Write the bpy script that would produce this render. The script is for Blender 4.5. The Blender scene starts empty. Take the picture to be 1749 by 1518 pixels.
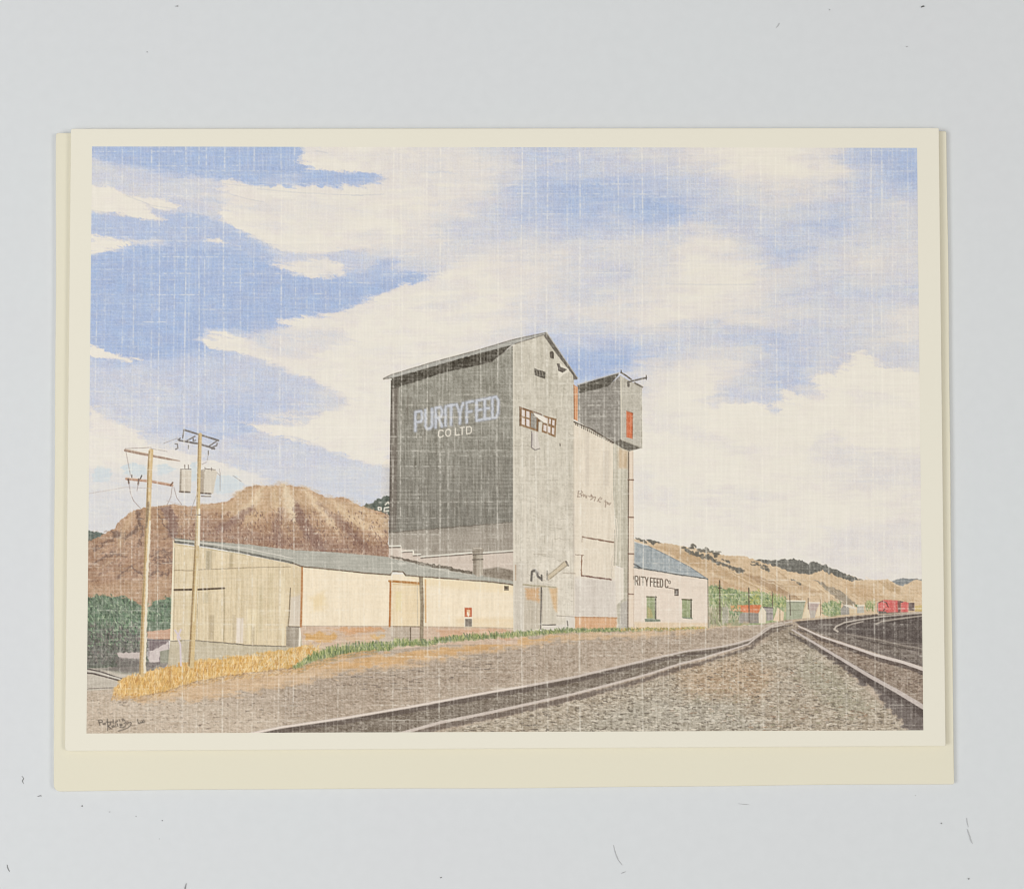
import bpy, math
import numpy as np

S = bpy.context.scene
MM = .001                                                   # everything below is measured in millimetres
# ---------------------------------------------------------------- camera
FPX, CX, CY = 2400.0, 874.5, 759.0
CAM_R = (2.98638739e-02, -1.20551827e-02, -2.81603033e-03)
CAM_T = np.array([-2.40138470, -10.1790142, 287.788036])
cam = bpy.data.objects.new('camera', bpy.data.cameras.new('camera'))
S.collection.objects.link(cam)
cam.location = CAM_T * MM; cam.rotation_euler = CAM_R
cam.data.sensor_width = 36; cam.data.sensor_fit = 'HORIZONTAL'; cam.data.lens = FPX / 1749 * 36
cam.data.clip_start = .01; cam.data.clip_end = 20
S.camera = cam
# ---------------------------------------------------------------- light: a soft indoor room
W = bpy.data.worlds.new('World'); S.world = W; W.use_nodes = True
bg = W.node_tree.nodes['Background']; bg.inputs[0].default_value = (.93, .965, 1.0, 1); bg.inputs[1].default_value = .20
def area(name, loc, size, power, col):
    l = bpy.data.lights.new(name, 'AREA'); l.shape = 'SQUARE'; l.size = size; l.energy = power; l.color = col
    o = bpy.data.objects.new(name, l); S.collection.objects.link(o); o.location = loc
    d = -np.array(loc, float); 
    from mathutils import Vector
    o.rotation_euler = Vector(d).to_track_quat('-Z', 'Y').to_euler()
    return o
area('window_light', (-.95, -.12, .95), .38, 7.15, (.94, .97, 1))
area('room_light', (.95, -.10, .95), .38, 5.35, (1, .985, .95))
area('ceiling_light', (-.14, -.06, .75), .7, 2.5, (1, .995, .98))
S.view_settings.view_transform = 'Standard'; S.view_settings.look = 'None'; S.view_settings.exposure = 0; S.view_settings.gamma = 1
S.view_settings.use_curve_mapping = False
S.render.engine = 'CYCLES'; S.cycles.filter_width = 1.05                  # a sharp phone lens
LIGHT = .93                                                # what a white sheet on this table returns

# ---------------------------------------------------------------- the printed picture
# The picture is worked out stroke by stroke in numpy (millimetre-like picture units, no file read)
X0, Y0, PW, PH = 140, 243, 1446, 1018
RNG = np.random.RandomState(7)
PYY, PXX = np.mgrid[0:PH, 0:PW].astype(np.float32)
PXX += X0 + .5; PYY += Y0 + .5

def vnoise(sx, sy, seed):
    """smooth value noise, cell size sx by sy, about -1..1"""
    r = np.random.RandomState(seed)
    gx, gy = int(PW / sx) + 3, int(PH / sy) + 3
    g = r.uniform(-1, 1, (gy, gx)).astype(np.float32)
    u = (np.arange(PW) / sx); v = (np.arange(PH) / sy)
    iu = u.astype(int); iv = v.astype(int)
    fu = (u - iu).astype(np.float32); fv = (v - iv).astype(np.float32)
    fu = fu * fu * (3 - 2 * fu); fv = (fv * fv * (3 - 2 * fv))[:, None]
    a = g[iv][:, iu] * (1 - fu) + g[iv][:, iu + 1] * fu
    b = g[iv + 1][:, iu] * (1 - fu) + g[iv + 1][:, iu + 1] * fu
    return a * (1 - fv) + b * fv

def fbm(sx, sy, seed, octs=4, pers=.55):
    s = 0; a = 1; t = 0
    for k in range(octs):
        s = s + a * vnoise(max(sx / 2 ** k, 1.0), max(sy / 2 ** k, 1.0), seed + 31 * k); t += a * a; a *= pers
    return s / math.sqrt(t) * 1.6

WHITE = np.random.RandomState(3).normal(0, 1, (PH, PW)).astype(np.float32)
WX = fbm(14, 6, 100, 4); WY = fbm(14, 6, 200, 4)            # edge raggedness
WX2 = fbm(5, 5, 110, 2); WY2 = fbm(5, 5, 210, 2)
NG = {
    'fine': vnoise(1.8, 1.8, 1),
    'grain': .6 * vnoise(2.4, 2.2, 11) + .6 * vnoise(4.5, 4, 12),
    'v': .7 * vnoise(2.2, 26, 21) + .6 * vnoise(5, 60, 22) + .4 * vnoise(2, 6, 23),
    'h': .7 * vnoise(12, 2.2, 24) + .6 * vnoise(30, 5, 25),
    'grav': .7 * vnoise(4, 1.8, 26) + .6 * vnoise(2.2, 1.6, 27) + .35 * vnoise(10, 4, 28),
    'leaf': .8 * vnoise(2.5, 5, 29) + .6 * vnoise(6, 9, 30),
    'big': fbm(60, 40, 41, 3),
    'mid': fbm(22, 14, 42, 3),
    'weave': .6 * vnoise(1.6, 9, 43) + .6 * vnoise(9, 1.6, 44),
}
def win(xa, xb, ya, yb, m):
    i0 = max(int(ya - m - Y0), 0); i1 = min(int(yb + m - Y0) + 2, PH)
    j0 = max(int(xa - m - X0), 0); j1 = min(int(xb + m - X0) + 2, PW)
    return slice(i0, i1), slice(j0, j1)

def poly_mask(pts, soft=1.0, rough=0, rough2=0):
    P = np.array(pts, np.float32)
    m = soft + rough * 2.2 + rough2 * 2 + 2
    s = win(P[:, 0].min(), P[:, 0].max(), P[:, 1].min(), P[:, 1].max(), m)
    x = PXX[s]; y = PYY[s]
    if x.size == 0: return s, None
    if rough: x = x + rough * WX[s]; y = y + rough * .55 * WY[s]
    if rough2: x = x + rough2 * WX2[s]; y = y + rough2 * WY2[s]
    d2 = np.full(x.shape, 1e12, np.float32); ins = np.zeros(x.shape, bool)
    n = len(P)
    for i in range(n):
        ax, ay = P[i]; bx, by = P[(i + 1) % n]
        ex, ey = bx - ax, by - ay; L = ex * ex + ey * ey + 1e-9
        t = np.clip(((x - ax) * ex + (y - ay) * ey) / L, 0, 1)
        d2 = np.minimum(d2, (x - ax - t * ex) ** 2 + (y - ay - t * ey) ** 2)
        if ay != by:
            c = ((ay > y) != (by > y)) & (x < (y - ay) / (by - ay) * ex + ax)
            ins ^= c
    d = np.sqrt(d2); d = np.where(ins, d, -d)
    a = np.clip(.5 + d / soft, 0, 1)
    return s, a * a * (3 - 2 * a) if soft > 3 else a

def line_mask(pts, w, soft=1.0, rough=0):
    P = np.array(pts, np.float32); ws = w if isinstance(w, (list, tuple)) else [w] * len(P)
    mw = max(ws)
    s = win(P[:, 0].min(), P[:, 0].max(), P[:, 1].min(), P[:, 1].max(), mw + soft + 2)
    x = PXX[s]; y = PYY[s]
    if rough: x = x + rough * WX2[s]; y = y + rough * WY2[s]
    a = np.zeros(x.shape, np.float32)
    for i in range(len(P) - 1):
        ax, ay = P[i]; bx, by = P[i + 1]; ex, ey = bx - ax, by - ay; L = ex * ex + ey * ey + 1e-9
        t = np.clip(((x - ax) * ex + (y - ay) * ey) / L, 0, 1)
        d = np.sqrt((x - ax - t * ex) ** 2 + (y - ay - t * ey) ** 2)
        hw = (ws[i] + (ws[i + 1] - ws[i]) * t) / 2
        a = np.maximum(a, np.clip(.5 + (hw - d) / soft, 0, 1))
    return s, a

CV = np.zeros((PH, PW, 3), np.float32)
def lay(s, a, col, alpha=1, tex=None, grad=None):
    """tex: list of (noise name, amplitude in 0-255 steps, or an rgb tuple); grad: (x0,y0,x1,y1,col2)"""
    if a is None or a.size == 0: return
    c = np.ones(a.shape + (3,), np.float32) * np.array(col, np.float32)
    if grad:
        gx0, gy0, gx1, gy1, c2 = grad
        t = np.clip(((PXX[s] - gx0) * (gx1 - gx0) + (PYY[s] - gy0) * (gy1 - gy0)) / ((gx1 - gx0) ** 2 + (gy1 - gy0) ** 2), 0, 1)[..., None]
        c = c * (1 - t) + np.array(c2, np.float32) * t
    for nm, amp in (tex or []):
        c = c + NG[nm][s][..., None] * (np.array(amp, np.float32) if isinstance(amp, tuple) else amp)
    a = (a * alpha)[..., None]
    CV[s] = CV[s] * (1 - a) + c * a
def poly(pts, col, soft=1.2, rough=0, rough2=0, **k): lay(*poly_mask(pts, soft, rough, rough2), col, **k)
def line(pts, w, col, soft=1.2, rough=0, **k): lay(*line_mask(pts, w, soft, rough), col, **k)
def box(x0, y0, x1, y1, col, **k): poly([(x0, y0), (x1, y0), (x1, y1), (x0, y1)], col, **k)

# ---- sky: a tone field t (0 cream cloud .. 9 deep blue)
SKY = """8 8 8.5 8 8.5 8 1 .7 2 2.5 4.5 5.5 5 4.5 3.5 2 .5 .7 2.5 6 7.5
5 6.5 8.5 7.5 9 8 6 2 2.3 2 3 5.5 5.5 5 4.5 3.5 1 .2 1.5 5.5 8
1.5 3.5 4 4 1 1 1 1 2 1.5 4 6.5 8 7.5 6 5 3.5 2.5 3 5.5 5.5
3.5 4 5 4 1.2 1.5 2 1 .7 2 5 6.5 8 7 8.5 5.5 5 4.5 5.5 5 4
7 7 7 6.5 1.5 2 2 1 2.5 4.5 4.5 5 5.5 5 5.5 3 4.5 5 6.5 4 4
3.5 6.5 7.5 8 7 4 3 2.5 3 3.5 3 3 4 3.5 3.5 1.5 3.5 6 4.5 3.5 3.5
8 8 8 8 8 7 5 7 4.5 2 1 1.5 3.5 4.5 3 1 1.2 3 4 2.5 3.5
8.5 8.5 8.5 8.5 9 8.5 7 7.5 2.5 .8 .6 2.5 4 4 2 1 2 4.5 4.5 5 4.5
8.5 8.5 8.5 8.5 8.5 8 3 1 .6 .6 1 3.5 2.5 2 1.5 1.2 2 3.5 4 4 2.5
8 8.5 8 6 7 4 2 1 .8 1 2.5 5 5 5 4.5 4.5 5.5 6 4.5 3.5 3
5 7.5 7.5 7 3 3.5 2.5 1 1.5 2 2 7 8 9 5.5 3.5 3 5.5 4.5 4 4
5 4.5 6 6.5 6 5 2.5 1.5 2 2 2 8 9 6 1.8 1 2 6 4 3 3
5 4.5 5.5 6.5 7 6.5 3 1.5 1 1 1 1 4 3 1 1 4.5 5 2 .8 .8
4 5 6 7.5 7 5 2.5 1.5 1 1 1 1 1 1 1.8 1 1 .8 .7 .7 .7
2.5 3.5 5.5 6 6.5 6 4 2 1 1 1 1 1 .8 .8 1.4 1.2 .8 1.4 .7 .7
1.5 2 3 3.5 5.5 5.5 5 4 1 1 1 1 1 .8 .7 .8 .8 .8 1.8 2.2 1.6
2.5 2.5 2.5 2.5 3 4.5 5 5 1 1 1 1 1 1.6 1 .8 .8 .8 1.2 2 2
3 3 3 3 3 4 4.5 5 1 1 1 1 1 1.8 1.4 1.5 1.5 1 .9 1.2 1.3
3 3 3 3 3 4 4 4 1 1 1 1 1 1 1 1 1.2 1 .9 1 1.2
3 3 3 3 3 4 4 4 1 1 1 1 1 1.6 1.5 1 1 1.3 1.6 1.8 1.8
3 3 3 3 3 3 3 3 1 1 1 1 1 1.8 1.5 1.2 1.2 1.5 1.8 1.8 1.8"""
def sky():
    G = np.array([[float(v) for v in r.split()] for r in SKY.splitlines()], np.float32)
    wx = PXX + 16 * fbm(50, 26, 300, 4); wy = PYY + 9 * fbm(70, 22, 320, 4)
    u = np.clip((wx - 150) / 70, 0, 19.999); v = np.clip((wy - 255) / 35, 0, 19.999)
    iu = u.astype(int); iv = v.astype(int); fu = u - iu; fv = v - iv
    fu = fu * fu * (3 - 2 * fu); fv = fv * fv * (3 - 2 * fv)
    T = (G[iv, iu] * (1 - fu) + G[iv, iu + 1] * fu) * (1 - fv) + (G[iv + 1, iu] * (1 - fu) + G[iv + 1, iu + 1] * fu) * fv
    T += .55 * NG['mid'] * np.clip(T / 4, .15, 1)
    def tp(pts, t, soft=2, rough=5, rough2=1.2, alpha=1):
        s, a = poly_mask(pts, soft, rough, rough2)
        if a is not None: T[s] = T[s] * (1 - a * alpha) + (t + .45 * NG['mid'][s] * min(t / 4, 1)) * a * alpha
    # upper left blue band and the cream clouds beside it
    tp([(150,240),(499,240),(505,256),(521,268),(524,290),(551,291),(620,296),(671,303),(655,315),(620,318),(469,318),(439,317),(400,308),(381,306),(294,304),(209,287),(190,276),(150,266)], 8.4, 3)
    tp([(150,266),(200,280),(270,292),(330,300),(381,306),(381,330),(330,345),(250,330),(150,312)], 4.2, 16, alpha=.8)
    tp([(440,306),(480,298),(520,300),(500,314),(450,316)], 6, 8, alpha=.8)
    tp([(504,248),(560,250),(640,250),(700,246),(745,300),(700,350),(650,392),(625,424),(579,428),(560,430),(505,432),(469,420),(436,406),(406,391),(381,379),(378,352),(392,346),(410,336),(381,325),(381,309),(439,318),(469,319),(620,319),(655,316),(672,305),(620,295),(551,289),(524,290),(521,268),(511,252)], 1.0, 2.5, 4)
    tp([(380,307),(400,305),(440,317),(440,322),(400,322),(380,317)], .8, 2, 3)
    tp([(560,262),(660,258),(800,262),(850,275),(830,320),(700,330),(600,322),(680,300)], 2.3, 30, alpha=.75)
    tp([(400,350),(520,335),(640,345),(600,380),(500,390)], 2.0, 30, alpha=.6)
    tp([(150,318),(190,322),(214,334),(245,338),(275,341),(300,352),(305,358),(272,358),(246,350),(262,364),(272,375),(245,375),(200,366),(150,360)], .8, 2.5, 4)
    tp([(150,364),(200,369),(266,377),(290,366),(330,366),(372,378),(392,392),(436,408),(470,424),(505,434),(500,446),(455,448),(400,424),(330,414),(240,410),(225,410),(190,403),(150,399)], 7.2, 4, 5)
    tp([(150,400),(189,405),(206,410),(228,416),(205,422),(189,427),(150,433)], .8, 2, 3)
    tp([(222,412),(275,408),(275,418),(235,420)], 4, 8)
    tp([(356,407),(376,407),(380,411),(370,414),(356,413)], .5, 2, 1)
    tp([(150,434),(190,429),(245,421),(300,424),(380,430),(440,440),(469,456),(494,470),(527,476),(584,470),(640,462),(725,466),(727,478),(690,490),(637,506),(600,529),(546,540),(508,543),(469,546),(499,556),(480,566),(430,562),(463,576),(400,560),(357,562),(342,588),(370,597),(330,612),(240,614),(176,598),(150,590)], 8.5, 4, 4)
    tp([(590,466),(650,460),(700,466),(690,474),(600,480)], 6.2, 14, alpha=.7)
    tp([(436,408),(505,434),(545,442),(500,452),(470,450)], 4.5, 10, alpha=.8)
    tp([(465,452),(510,446),(551,440),(582,447),(590,470),(560,476),(527,474),(494,468)], 1.1, 2.5, 4)
    tp([(552,438),(580,429),(620,426),(650,445),(620,460),(590,462),(584,448)], 5.2, 5, 4)
    tp([(470,547),(508,541),(546,538),(590,529),(620,522),(640,507),(690,490),(727,478),(760,470),(810,450),(835,560),(830,640),(663,670),(663,798),(630,791),(586,777),(526,757),(470,743),(437,736),(431,728),(500,722),(547,708),(565,699),(589,688),(586,676),(556,664),(527,646),(479,631),(455,616),(396,598),(348,593),(342,588),(357,567),(379,566),(409,577),(445,586),(480,570),(499,557)], 1.0, 2.5, 4)
    tp([(410,574),(480,560),(560,556),(600,580),(560,600),(500,610),(440,598)], 3.4, 22, alpha=.75)
    tp([(431,712),(470,700),(547,707),(530,722),(480,728),(440,727)], 4.4, 6, 5, alpha=.85)
    for (xa, ya, xb, yb) in [(458,708,545,712),(465,716,520,721),(480,704,560,702)]:
        s, a = line_mask([(xa, ya), (xb, yb)], 3, 2, 2); T[s] = T[s] * (1 - a * .8) + .8 * a * .8
    tp([(150,588),(176,597),(225,616),(222,621),(193,614),(150,611)], .9, 2, 3)
    s, a = line_mask([(228,612),(245,613)], 2.5, 1.5, 1); T[s] = T[s] * (1 - a)
    tp([(180,632),(340,600),(460,622),(530,650),(586,676),(586,690),(546,706),(440,712),(380,735),(300,722),(220,690),(165,660)], 4.9, 24, alpha=.6)
    tp([(340,700),(420,690),(440,715),(400,728),(350,722)], 6.8, 22, alpha=.6)
    tp([(437,738),(526,760),(586,779),(663,800),(663,850),(540,830),(455,812),(402,797),(350,785),(340,760)], 4.5, 5, 4, alpha=.85)
    tp([(150,694),(170,704),(193,719),(238,737),(252,750),(246,760),(298,769),(348,786),(402,800),(437,812),(456,818),(420,826),(387,822),(300,800),(220,812),(150,800)], 1.3, 3, 4)
    tp([(262,772),(298,768),(340,780),(330,786)], 1.5, 4, 3)
    # right: crisp cumulus edge
    tp([(1210,686),(1220,699),(1240,690),(1280,686),(1306,691),(1312,709),(1329,710),(1333,700),(1324,687),(1337,674),(1339,663),(1345,650),(1400,600),(1466,590),(1490,560),(1290,610),(1250,650)], 5.4, 40, 3, alpha=.5)
    tp([(1205,690),(1220,700),(1240,690),(1280,686),(1306,691),(1312,709),(1329,710),(1333,700),(1324,687),(1337,674),(1339,663),(1354,669),(1374,680),(1389,686),(1404,686),(1408,670),(1393,663),(1386,644),(1397,636),(1420,640),(1449,617),(1457,604),(1466,599),(1483,603),(1495,617),(1506,627),(1537,631),(1557,634),(1590,646),(1590,760),(1205,760)], .6, 2.5, 3, 2.4)
    s, a = line_mask([(1417,608),(1433,614)], 2.5, 1.5, 1); T[s] = T[s] * (1 - a) + a
    for P, t in [([(1430,668),(1500,664),(1560,690),(1480,700)], 1.8), ([(1100,720),(1160,728),(1230,745),(1290,768),(1280,775),(1200,752),(1110,732)], 2.1),
                 ([(1397,745),(1434,738),(1440,765),(1480,775),(1520,777),(1580,790),(1580,830),(1480,832),(1450,800),(1380,780)], 2.4),
                 ([(1210,830),(1290,838),(1340,850),(1300,856),(1220,846)], 2.0), ([(1125,835),(1150,835),(1150,870),(1128,868)], 2.3), ([(1400,900),(1580,890),(1580,945),(1420,940)], 2.2),
                 ([(1085,800),(1110,800),(1105,860),(1085,860)], 2.3)]:
        tp(P, t, 18, 5, alpha=.75)
    # feathered brush marks: drag the tones sideways along fine horizontal streaks
    rb = np.random.RandomState(90)
    for _ in range(260):                                       # grey-lilac modelling inside the big clouds
        x = rb.uniform(380, 1000); y = rb.uniform(255, 640); L = rb.uniform(30, 150); sl = rb.normal(-.08 if y > 440 else .04, .06)
        s_, a_ = line_mask([(x - L / 2, y - L / 2 * sl), (x + L / 2, y + L / 2 * sl)], [1, rb.uniform(5, 18)], 9, 2)
        if a_.size: a_ = a_ * .35 * (T[s_] < 3.2); T[s_] = T[s_] * (1 - a_) + rb.uniform(1.8, 4) * a_
    for _ in range(6500):
        x = rb.uniform(148, 1578); y = rb.uniform(252, 900); L = rb.uniform(8, 46) if rb.rand() < .6 else rb.uniform(30, 95); sl = (.16 if x < 620 and y < 560 else .2 if x < 620 else -.1 if y < 560 else -.04) + rb.normal(0, .07)
        i = int(np.clip(y - Y0, 0, PH - 1)); j = int(np.clip(x - X0, 0, PW - 1)); tv = T[i, j] + rb.normal(0, .55) * min(1, T[i, j] / 2.5)
        s_, a_ = line_mask([(x - L * .5, y - L * .5 * sl), (x, y + rb.normal(0, 1)), (x + L * .5, y + L * .5 * sl)], [.6, rb.uniform(1.5, 4.5), .6], 2.4, 1.2)
        if a_.size: T[s_] = T[s_] * (1 - a_ * .62) + tv * a_ * .62
    dx = 12 * vnoise(34, 6, 711) + 5 * vnoise(12, 2.4, 712) + 3 * vnoise(5, 3, 713); dy = 2.4 * vnoise(14, 5, 714) + 1.5 * vnoise(4, 3, 715)
    jx = np.clip((PXX - X0 + dx), 0, PW - 1).astype(int); jy = np.clip((PYY - Y0 + dy + .12 * dx), 0, PH - 1).astype(int)
    T = .45 * T + .55 * T[jy, jx]; T = np.maximum(T + .5 * NG['weave'] * np.clip(T / 3, .3, 1) + .35 * np.clip(NG['mid'], -.3, 1) * (T < 2.5), 0)
    R = np.array([(228,219,203),(224,215,202),(218,209,202),(210,204,203),(201,199,205),(191,193,208),(180,188,211),(170,182,211),(161,177,211),(153,172,210),(146,167,208)], np.float32)
    T = np.clip(T, 0, 9.99); i = T.astype(int); f = (T - i)[..., None]
    CV[:] = R[i] * (1 - f) + R[np.minimum(i + 1, 10)] * f
    k = np.clip(T / 5, .12, 1)[..., None]
    CV[:] += k * (NG['weave'] * 5.5 + NG['fine'] * 4.5 + WHITE * 2.6)[..., None]
    CV[:] += k * (NG['mid'] * 2.2)[..., None] * np.array([1.2, 0, -.8])
    # small cyan openings low on the left
    for cx_, cy_, rx, ry in [(173,812,18,13),(232,802,22,11),(280,803,16,9),(331,806,10,16),(384,828,32,15),(357,822,16,10)]:
        P = [(cx_ + rx * math.cos(a_), cy_ + ry * math.sin(a_)) for a_ in np.linspace(0, 6.283, 14)[:-1]]
        poly(P, (190, 203, 210), soft=5, rough=4, rough2=1, alpha=.75, tex=[('weave', 4)])
    # brown-grey pencil streaks inside the clouds
    for P in [[(384,330),(400,334),(428,341),(450,345)],[(440,323),(520,330),(620,334)],[(381,314),(420,318),(470,318)],[(150,358),(200,366),(245,375)],[(214,334),(262,352),(300,357)],[(1083,484),(1200,486),(1290,486)],[(600,334),(655,332)],[(540,258),(560,262)],[(1110,560),(1300,562)]]:
        line(P, 1.3, (170, 172, 185), soft=1.8, rough=.3, alpha=.32)
    box(135, 800, 700, 945, (205, 206, 208), soft=26, alpha=.30)

def hills():
    # dark far ridges
    poly([(140,908),(150,906),(166,908),(180,912),(170,926),(140,930)], (98,110,106), rough2=1, tex=[('grain', 12)])
    poly([(617,866),(634,858),(645,852),(658,848),(670,846),(670,882),(640,874)], (92,102,96), rough2=1.4, tex=[('leaf', 16)])
    for P, w in [([(647,866),(651,866.5),(651,871),(646,870.5),(646,866)], 2), ([(658,862),(663,857),(664,860)], 2.2), ([(664,866),(657,867),(656,873),(664,872)], 2.2), ([(661,876),(660,879)], 2)]:
        line(P, w, (228, 222, 208))
    M = [(140,932),(150,924),(165,918),(179,911),(190,905),(198,900),(201,893),(213,882),(226,873),(244,867),(271,864),(295,861),(330,865),(348,861),(387,857),(394,851),(402,847),(412,838),(422,831),(437,828),(450,830),(464,830),(475,829),(485,826.5),(498,829),(509,831),(522,833),(535,839),(548,845),(556,849),(570,851),(586,848),(600,856),(619,865),(645,872),(663,879),(664,960),(500,945),(299,925),(297,1060),(140,1060)]
    s, a = poly_mask(M, 1.3, 0, .8)
    lay(s, a, (182,149,121), tex=[('grain', 14), ('mid', 7)], grad=(400, 835, 400, 945, (167,135,114)))
    top = [(402,850),(422,832),(464,831),(485,827),(535,840),(560,852),(600,858),(663,884),(660,905),(600,900),(570,880),(520,868),(500,880),(470,870),(440,888),(420,890),(380,870),(345,866),(380,860)]
    poly(top, (194,165,134), soft=12, rough=5, alpha=.85, tex=[('grain', 12)])
    poly([(296,920),(340,880),(400,885),(430,905),(520,920),(600,925),(662,935),(662,955),(500,940),(300,918)], (150,122,110), soft=22, rough=8, alpha=.55, tex=[('grain', 17)])
    poly([(272,867),(296,862),(300,890),(310,900),(300,925),(290,915),(282,890)], (134,108,100), soft=5, rough=4, alpha=.9, tex=[('grain', 14)])
    poly([(186,905),(192,915),(210,925),(238,905),(243,870),(232,872),(236,895),(215,915),(200,905)], (118,98,90), soft=4, rough=4, alpha=.8, tex=[('grain', 18)])
    r = np.random.RandomState(5)
    def streaks(n, x0, x1, y0, y1, ang, ln, col, al, w=(1, 2.4)):
        for _ in range(n):
            x = r.uniform(x0, x1); y = r.uniform(y0, y1); an = math.radians(ang + r.normal(0, 12)); L = r.uniform(.4, 1) * ln
            line([(x, y), (x + math.cos(an) * L / 2 + r.normal(0, 1), y + math.sin(an) * L / 2), (x + math.cos(an) * L, y + math.sin(an) * L)], r.uniform(*w), col, soft=1.8, rough=1.2, alpha=al * r.uniform(.5, 1))
    streaks(26, 480, 510, 838, 900, 95, 26, (208,186,158), .5); streaks(30, 515, 660, 860, 915, 68, 26, (203,174,142), .5)
    streaks(40, 420, 660, 862, 935, 62, 22, (146,118,106), .55); streaks(22, 395, 460, 845, 900, 122, 24, (205,176,142), .5)
    streaks(60, 150, 290, 925, 1000, -28, 24, (148,120,108), .5); streaks(50, 150, 290, 925, 1010, -24, 28, (196,164,134), .5)
    for P, w, c, al in [([(487,829),(492,850),(499,875),(503,888)], [8.0,16.0,14.4,6.4], (212,192,164), 0.95), ([(448,832),(440,850),(422,868),(405,880)], [6.4,12.8,12.8,6.4], (216,194,164), 0.78), ([(520,834),(540,860),(556,880),(575,905)], [6.4,11.2,14.4,6.4], (217,193,162), 0.78),
                         ([(566,853),(590,876),(620,895),(655,915)], [6.4,11.2,12.8,8.0], (214,188,156), 0.78), ([(600,858),(630,878),(660,890)], [6.4,9.6,8.0], (200,172,140), 0.78), ([(468,834),(470,855),(476,880)], [4.8,9.6,6.4], (206,182,150), 0.65),
                         ([(506,860),(516,890),(540,925),(552,944)], [8.0,16.0,22.4,12.8], (134,106,98), 0.78), ([(575,880),(595,905),(625,935)], [8.0,14.4,12.8], (140,112,102), 0.72), ([(430,868),(400,890),(372,905)], [8.0,14.4,11.2], (146,118,108), 0.78), ([(545,860),(570,885),(582,900)], [4.8,8.0,4.8], (160,132,116), 0.78),
                         ([(330,872),(322,890),(305,905)], [6.4,11.2,8.0], (176,148,124), 0.65), ([(480,870),(470,900),(478,930)], [6.4,16.0,12.8], (140,112,102), 0.65), ([(226,878),(214,900),(205,930)], [6.4,12.8,8.0], (196,168,138), 0.65)]:
        line(P, w, c, soft=7, rough=2.5, alpha=al, tex=[('grain', 12)])
    for P in [[(236,880),(243,905),(238,930)],[(270,875),(284,900),(297,915)],[(160,960),(190,945),(215,950)],[(200,985),(225,968),(245,985)],[(262,948),(275,940),(292,946)],[(266,960),(285,958),(296,964)],[(262,955),(285,948),(297,962)],[(160,940),(185,925),(205,915)],[(255,985),(270,975),(285,985),(290,975)]]:
        line(P, 3.4, (112,92,86), soft=3, rough=2.5, alpha=.75)
    # stipple: tiny pencil dabs
    for _ in range(700):
        x = r.uniform(300, 662); y = r.uniform(872, 948)
        if y > 918 + (x - 300) * .085 + 4: continue
        d = r.rand() < .72
        line([(x, y), (x + r.normal(0, 1), y + r.uniform(1, 3.2))], r.uniform(1, 2), (112,88,84) if d else (212,190,168), soft=1.2, alpha=r.uniform(.3, .75))
    for _ in range(330):
        x = r.uniform(150, 296); y = r.uniform(905, 1012)
        line([(x, y), (x + r.uniform(1, 4), y - r.uniform(0, 2))], r.uniform(1, 1.8), (122,100,92), soft=1.2, alpha=r.uniform(.2, .6))
    poly([(150,998),(296,985),(297,1030),(150,1030)], (188,158,130), soft=16, rough=5, alpha=.55, tex=[('grain', 10)])

    # right tan hills
    H = [(1083,921),(1110,925),(1140,928),(1165,932),(1200,938),(1234,948),(1271,950),(1295,957),(1330,958),(1385,964),(1430,976),(1473,989),(1496,991),(1508,990),(1515,989),(1525,994),(1541,1001),(1555,993),(1565,990),(1590,992),(1590,1060),(1083,1060)]
    poly([(1518,996),(1528,990.5),(1541,986.5),(1555,988.5),(1590,988),(1590,1006),(1520,1004)], (124,130,134), rough2=.6, tex=[('grain', 9)])
    poly(H, (205,180,149), rough2=.8, tex=[('grain', 8), ('mid', 5)])
    def sh(P, col, al, so=5, ro=2): poly(P, col, soft=so, rough=ro, rough2=1, alpha=al, tex=[('grain', 8)])
    sh([(1115,932),(1160,936),(1215,958),(1265,980),(1330,1012),(1345,1024),(1300,1006),(1240,985),(1180,965)], (184,155,122), .75)
    sh([(1266,978),(1300,985),(1345,1006),(1372,1024),(1350,1022),(1310,1004)], (168,140,112), .85, 3)
    sh([(1326,975),(1370,998),(1400,1010),(1390,1014),(1355,1000)], (182,154,124), .7)
    sh([(1390,990),(1400,992),(1413,1000),(1435,1008),(1453,1022),(1462,1032),(1440,1033),(1426,1022),(1408,1004)], (146,136,122), .9, 2, 1)
    sh([(1215,986),(1260,1000),(1285,1012),(1240,1006),(1212,998)], (190,158,126), .7)
    sh([(1440,992),(1495,1005),(1520,1028),(1480,1025),(1450,1008)], (190,160,126), .7, 8)
    sh([(1500,992),(1530,998),(1540,1012),(1520,1008)], (178,150,116), .7)
    for P in [[(1395,1000),(1420,1018),(1440,1032)],[(1300,990),(1330,1000),(1365,1020)],[(1235,970),(1270,990),(1320,1012)],[(1225,964),(1262,980)],[(1345,985),(1400,1008)]]:
        line(P, 1.6, (222,202,172), soft=1.6, rough=1, alpha=.7)
    r2 = np.random.RandomState(8)
    for _ in range(150):
        x = r2.uniform(1210, 1575); y = r2.uniform(950 + (x - 1210) * .13, 1030); L = r2.uniform(5, 18)
        line([(x, y), (x + L, y + L * .5)], r2.uniform(.8, 1.6), (176,146,114) if r2.rand() < .6 else (222,200,170), soft=1.4, rough=1, alpha=r2.uniform(.15, .5))
    D = (104,102,96)
    poly([(1288,957),(1300,954.5),(1328,957),(1347,954),(1361,955),(1380,962),(1390,960),(1404,963),(1425,971),(1451,983),(1473,989),(1456,991.5),(1428,983),(1402,974),(1388,980),(1370,980),(1352,977),(1323,967),(1300,960)], (108,108,104), rough2=1.2, tex=[('leaf', 12)])
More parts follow.
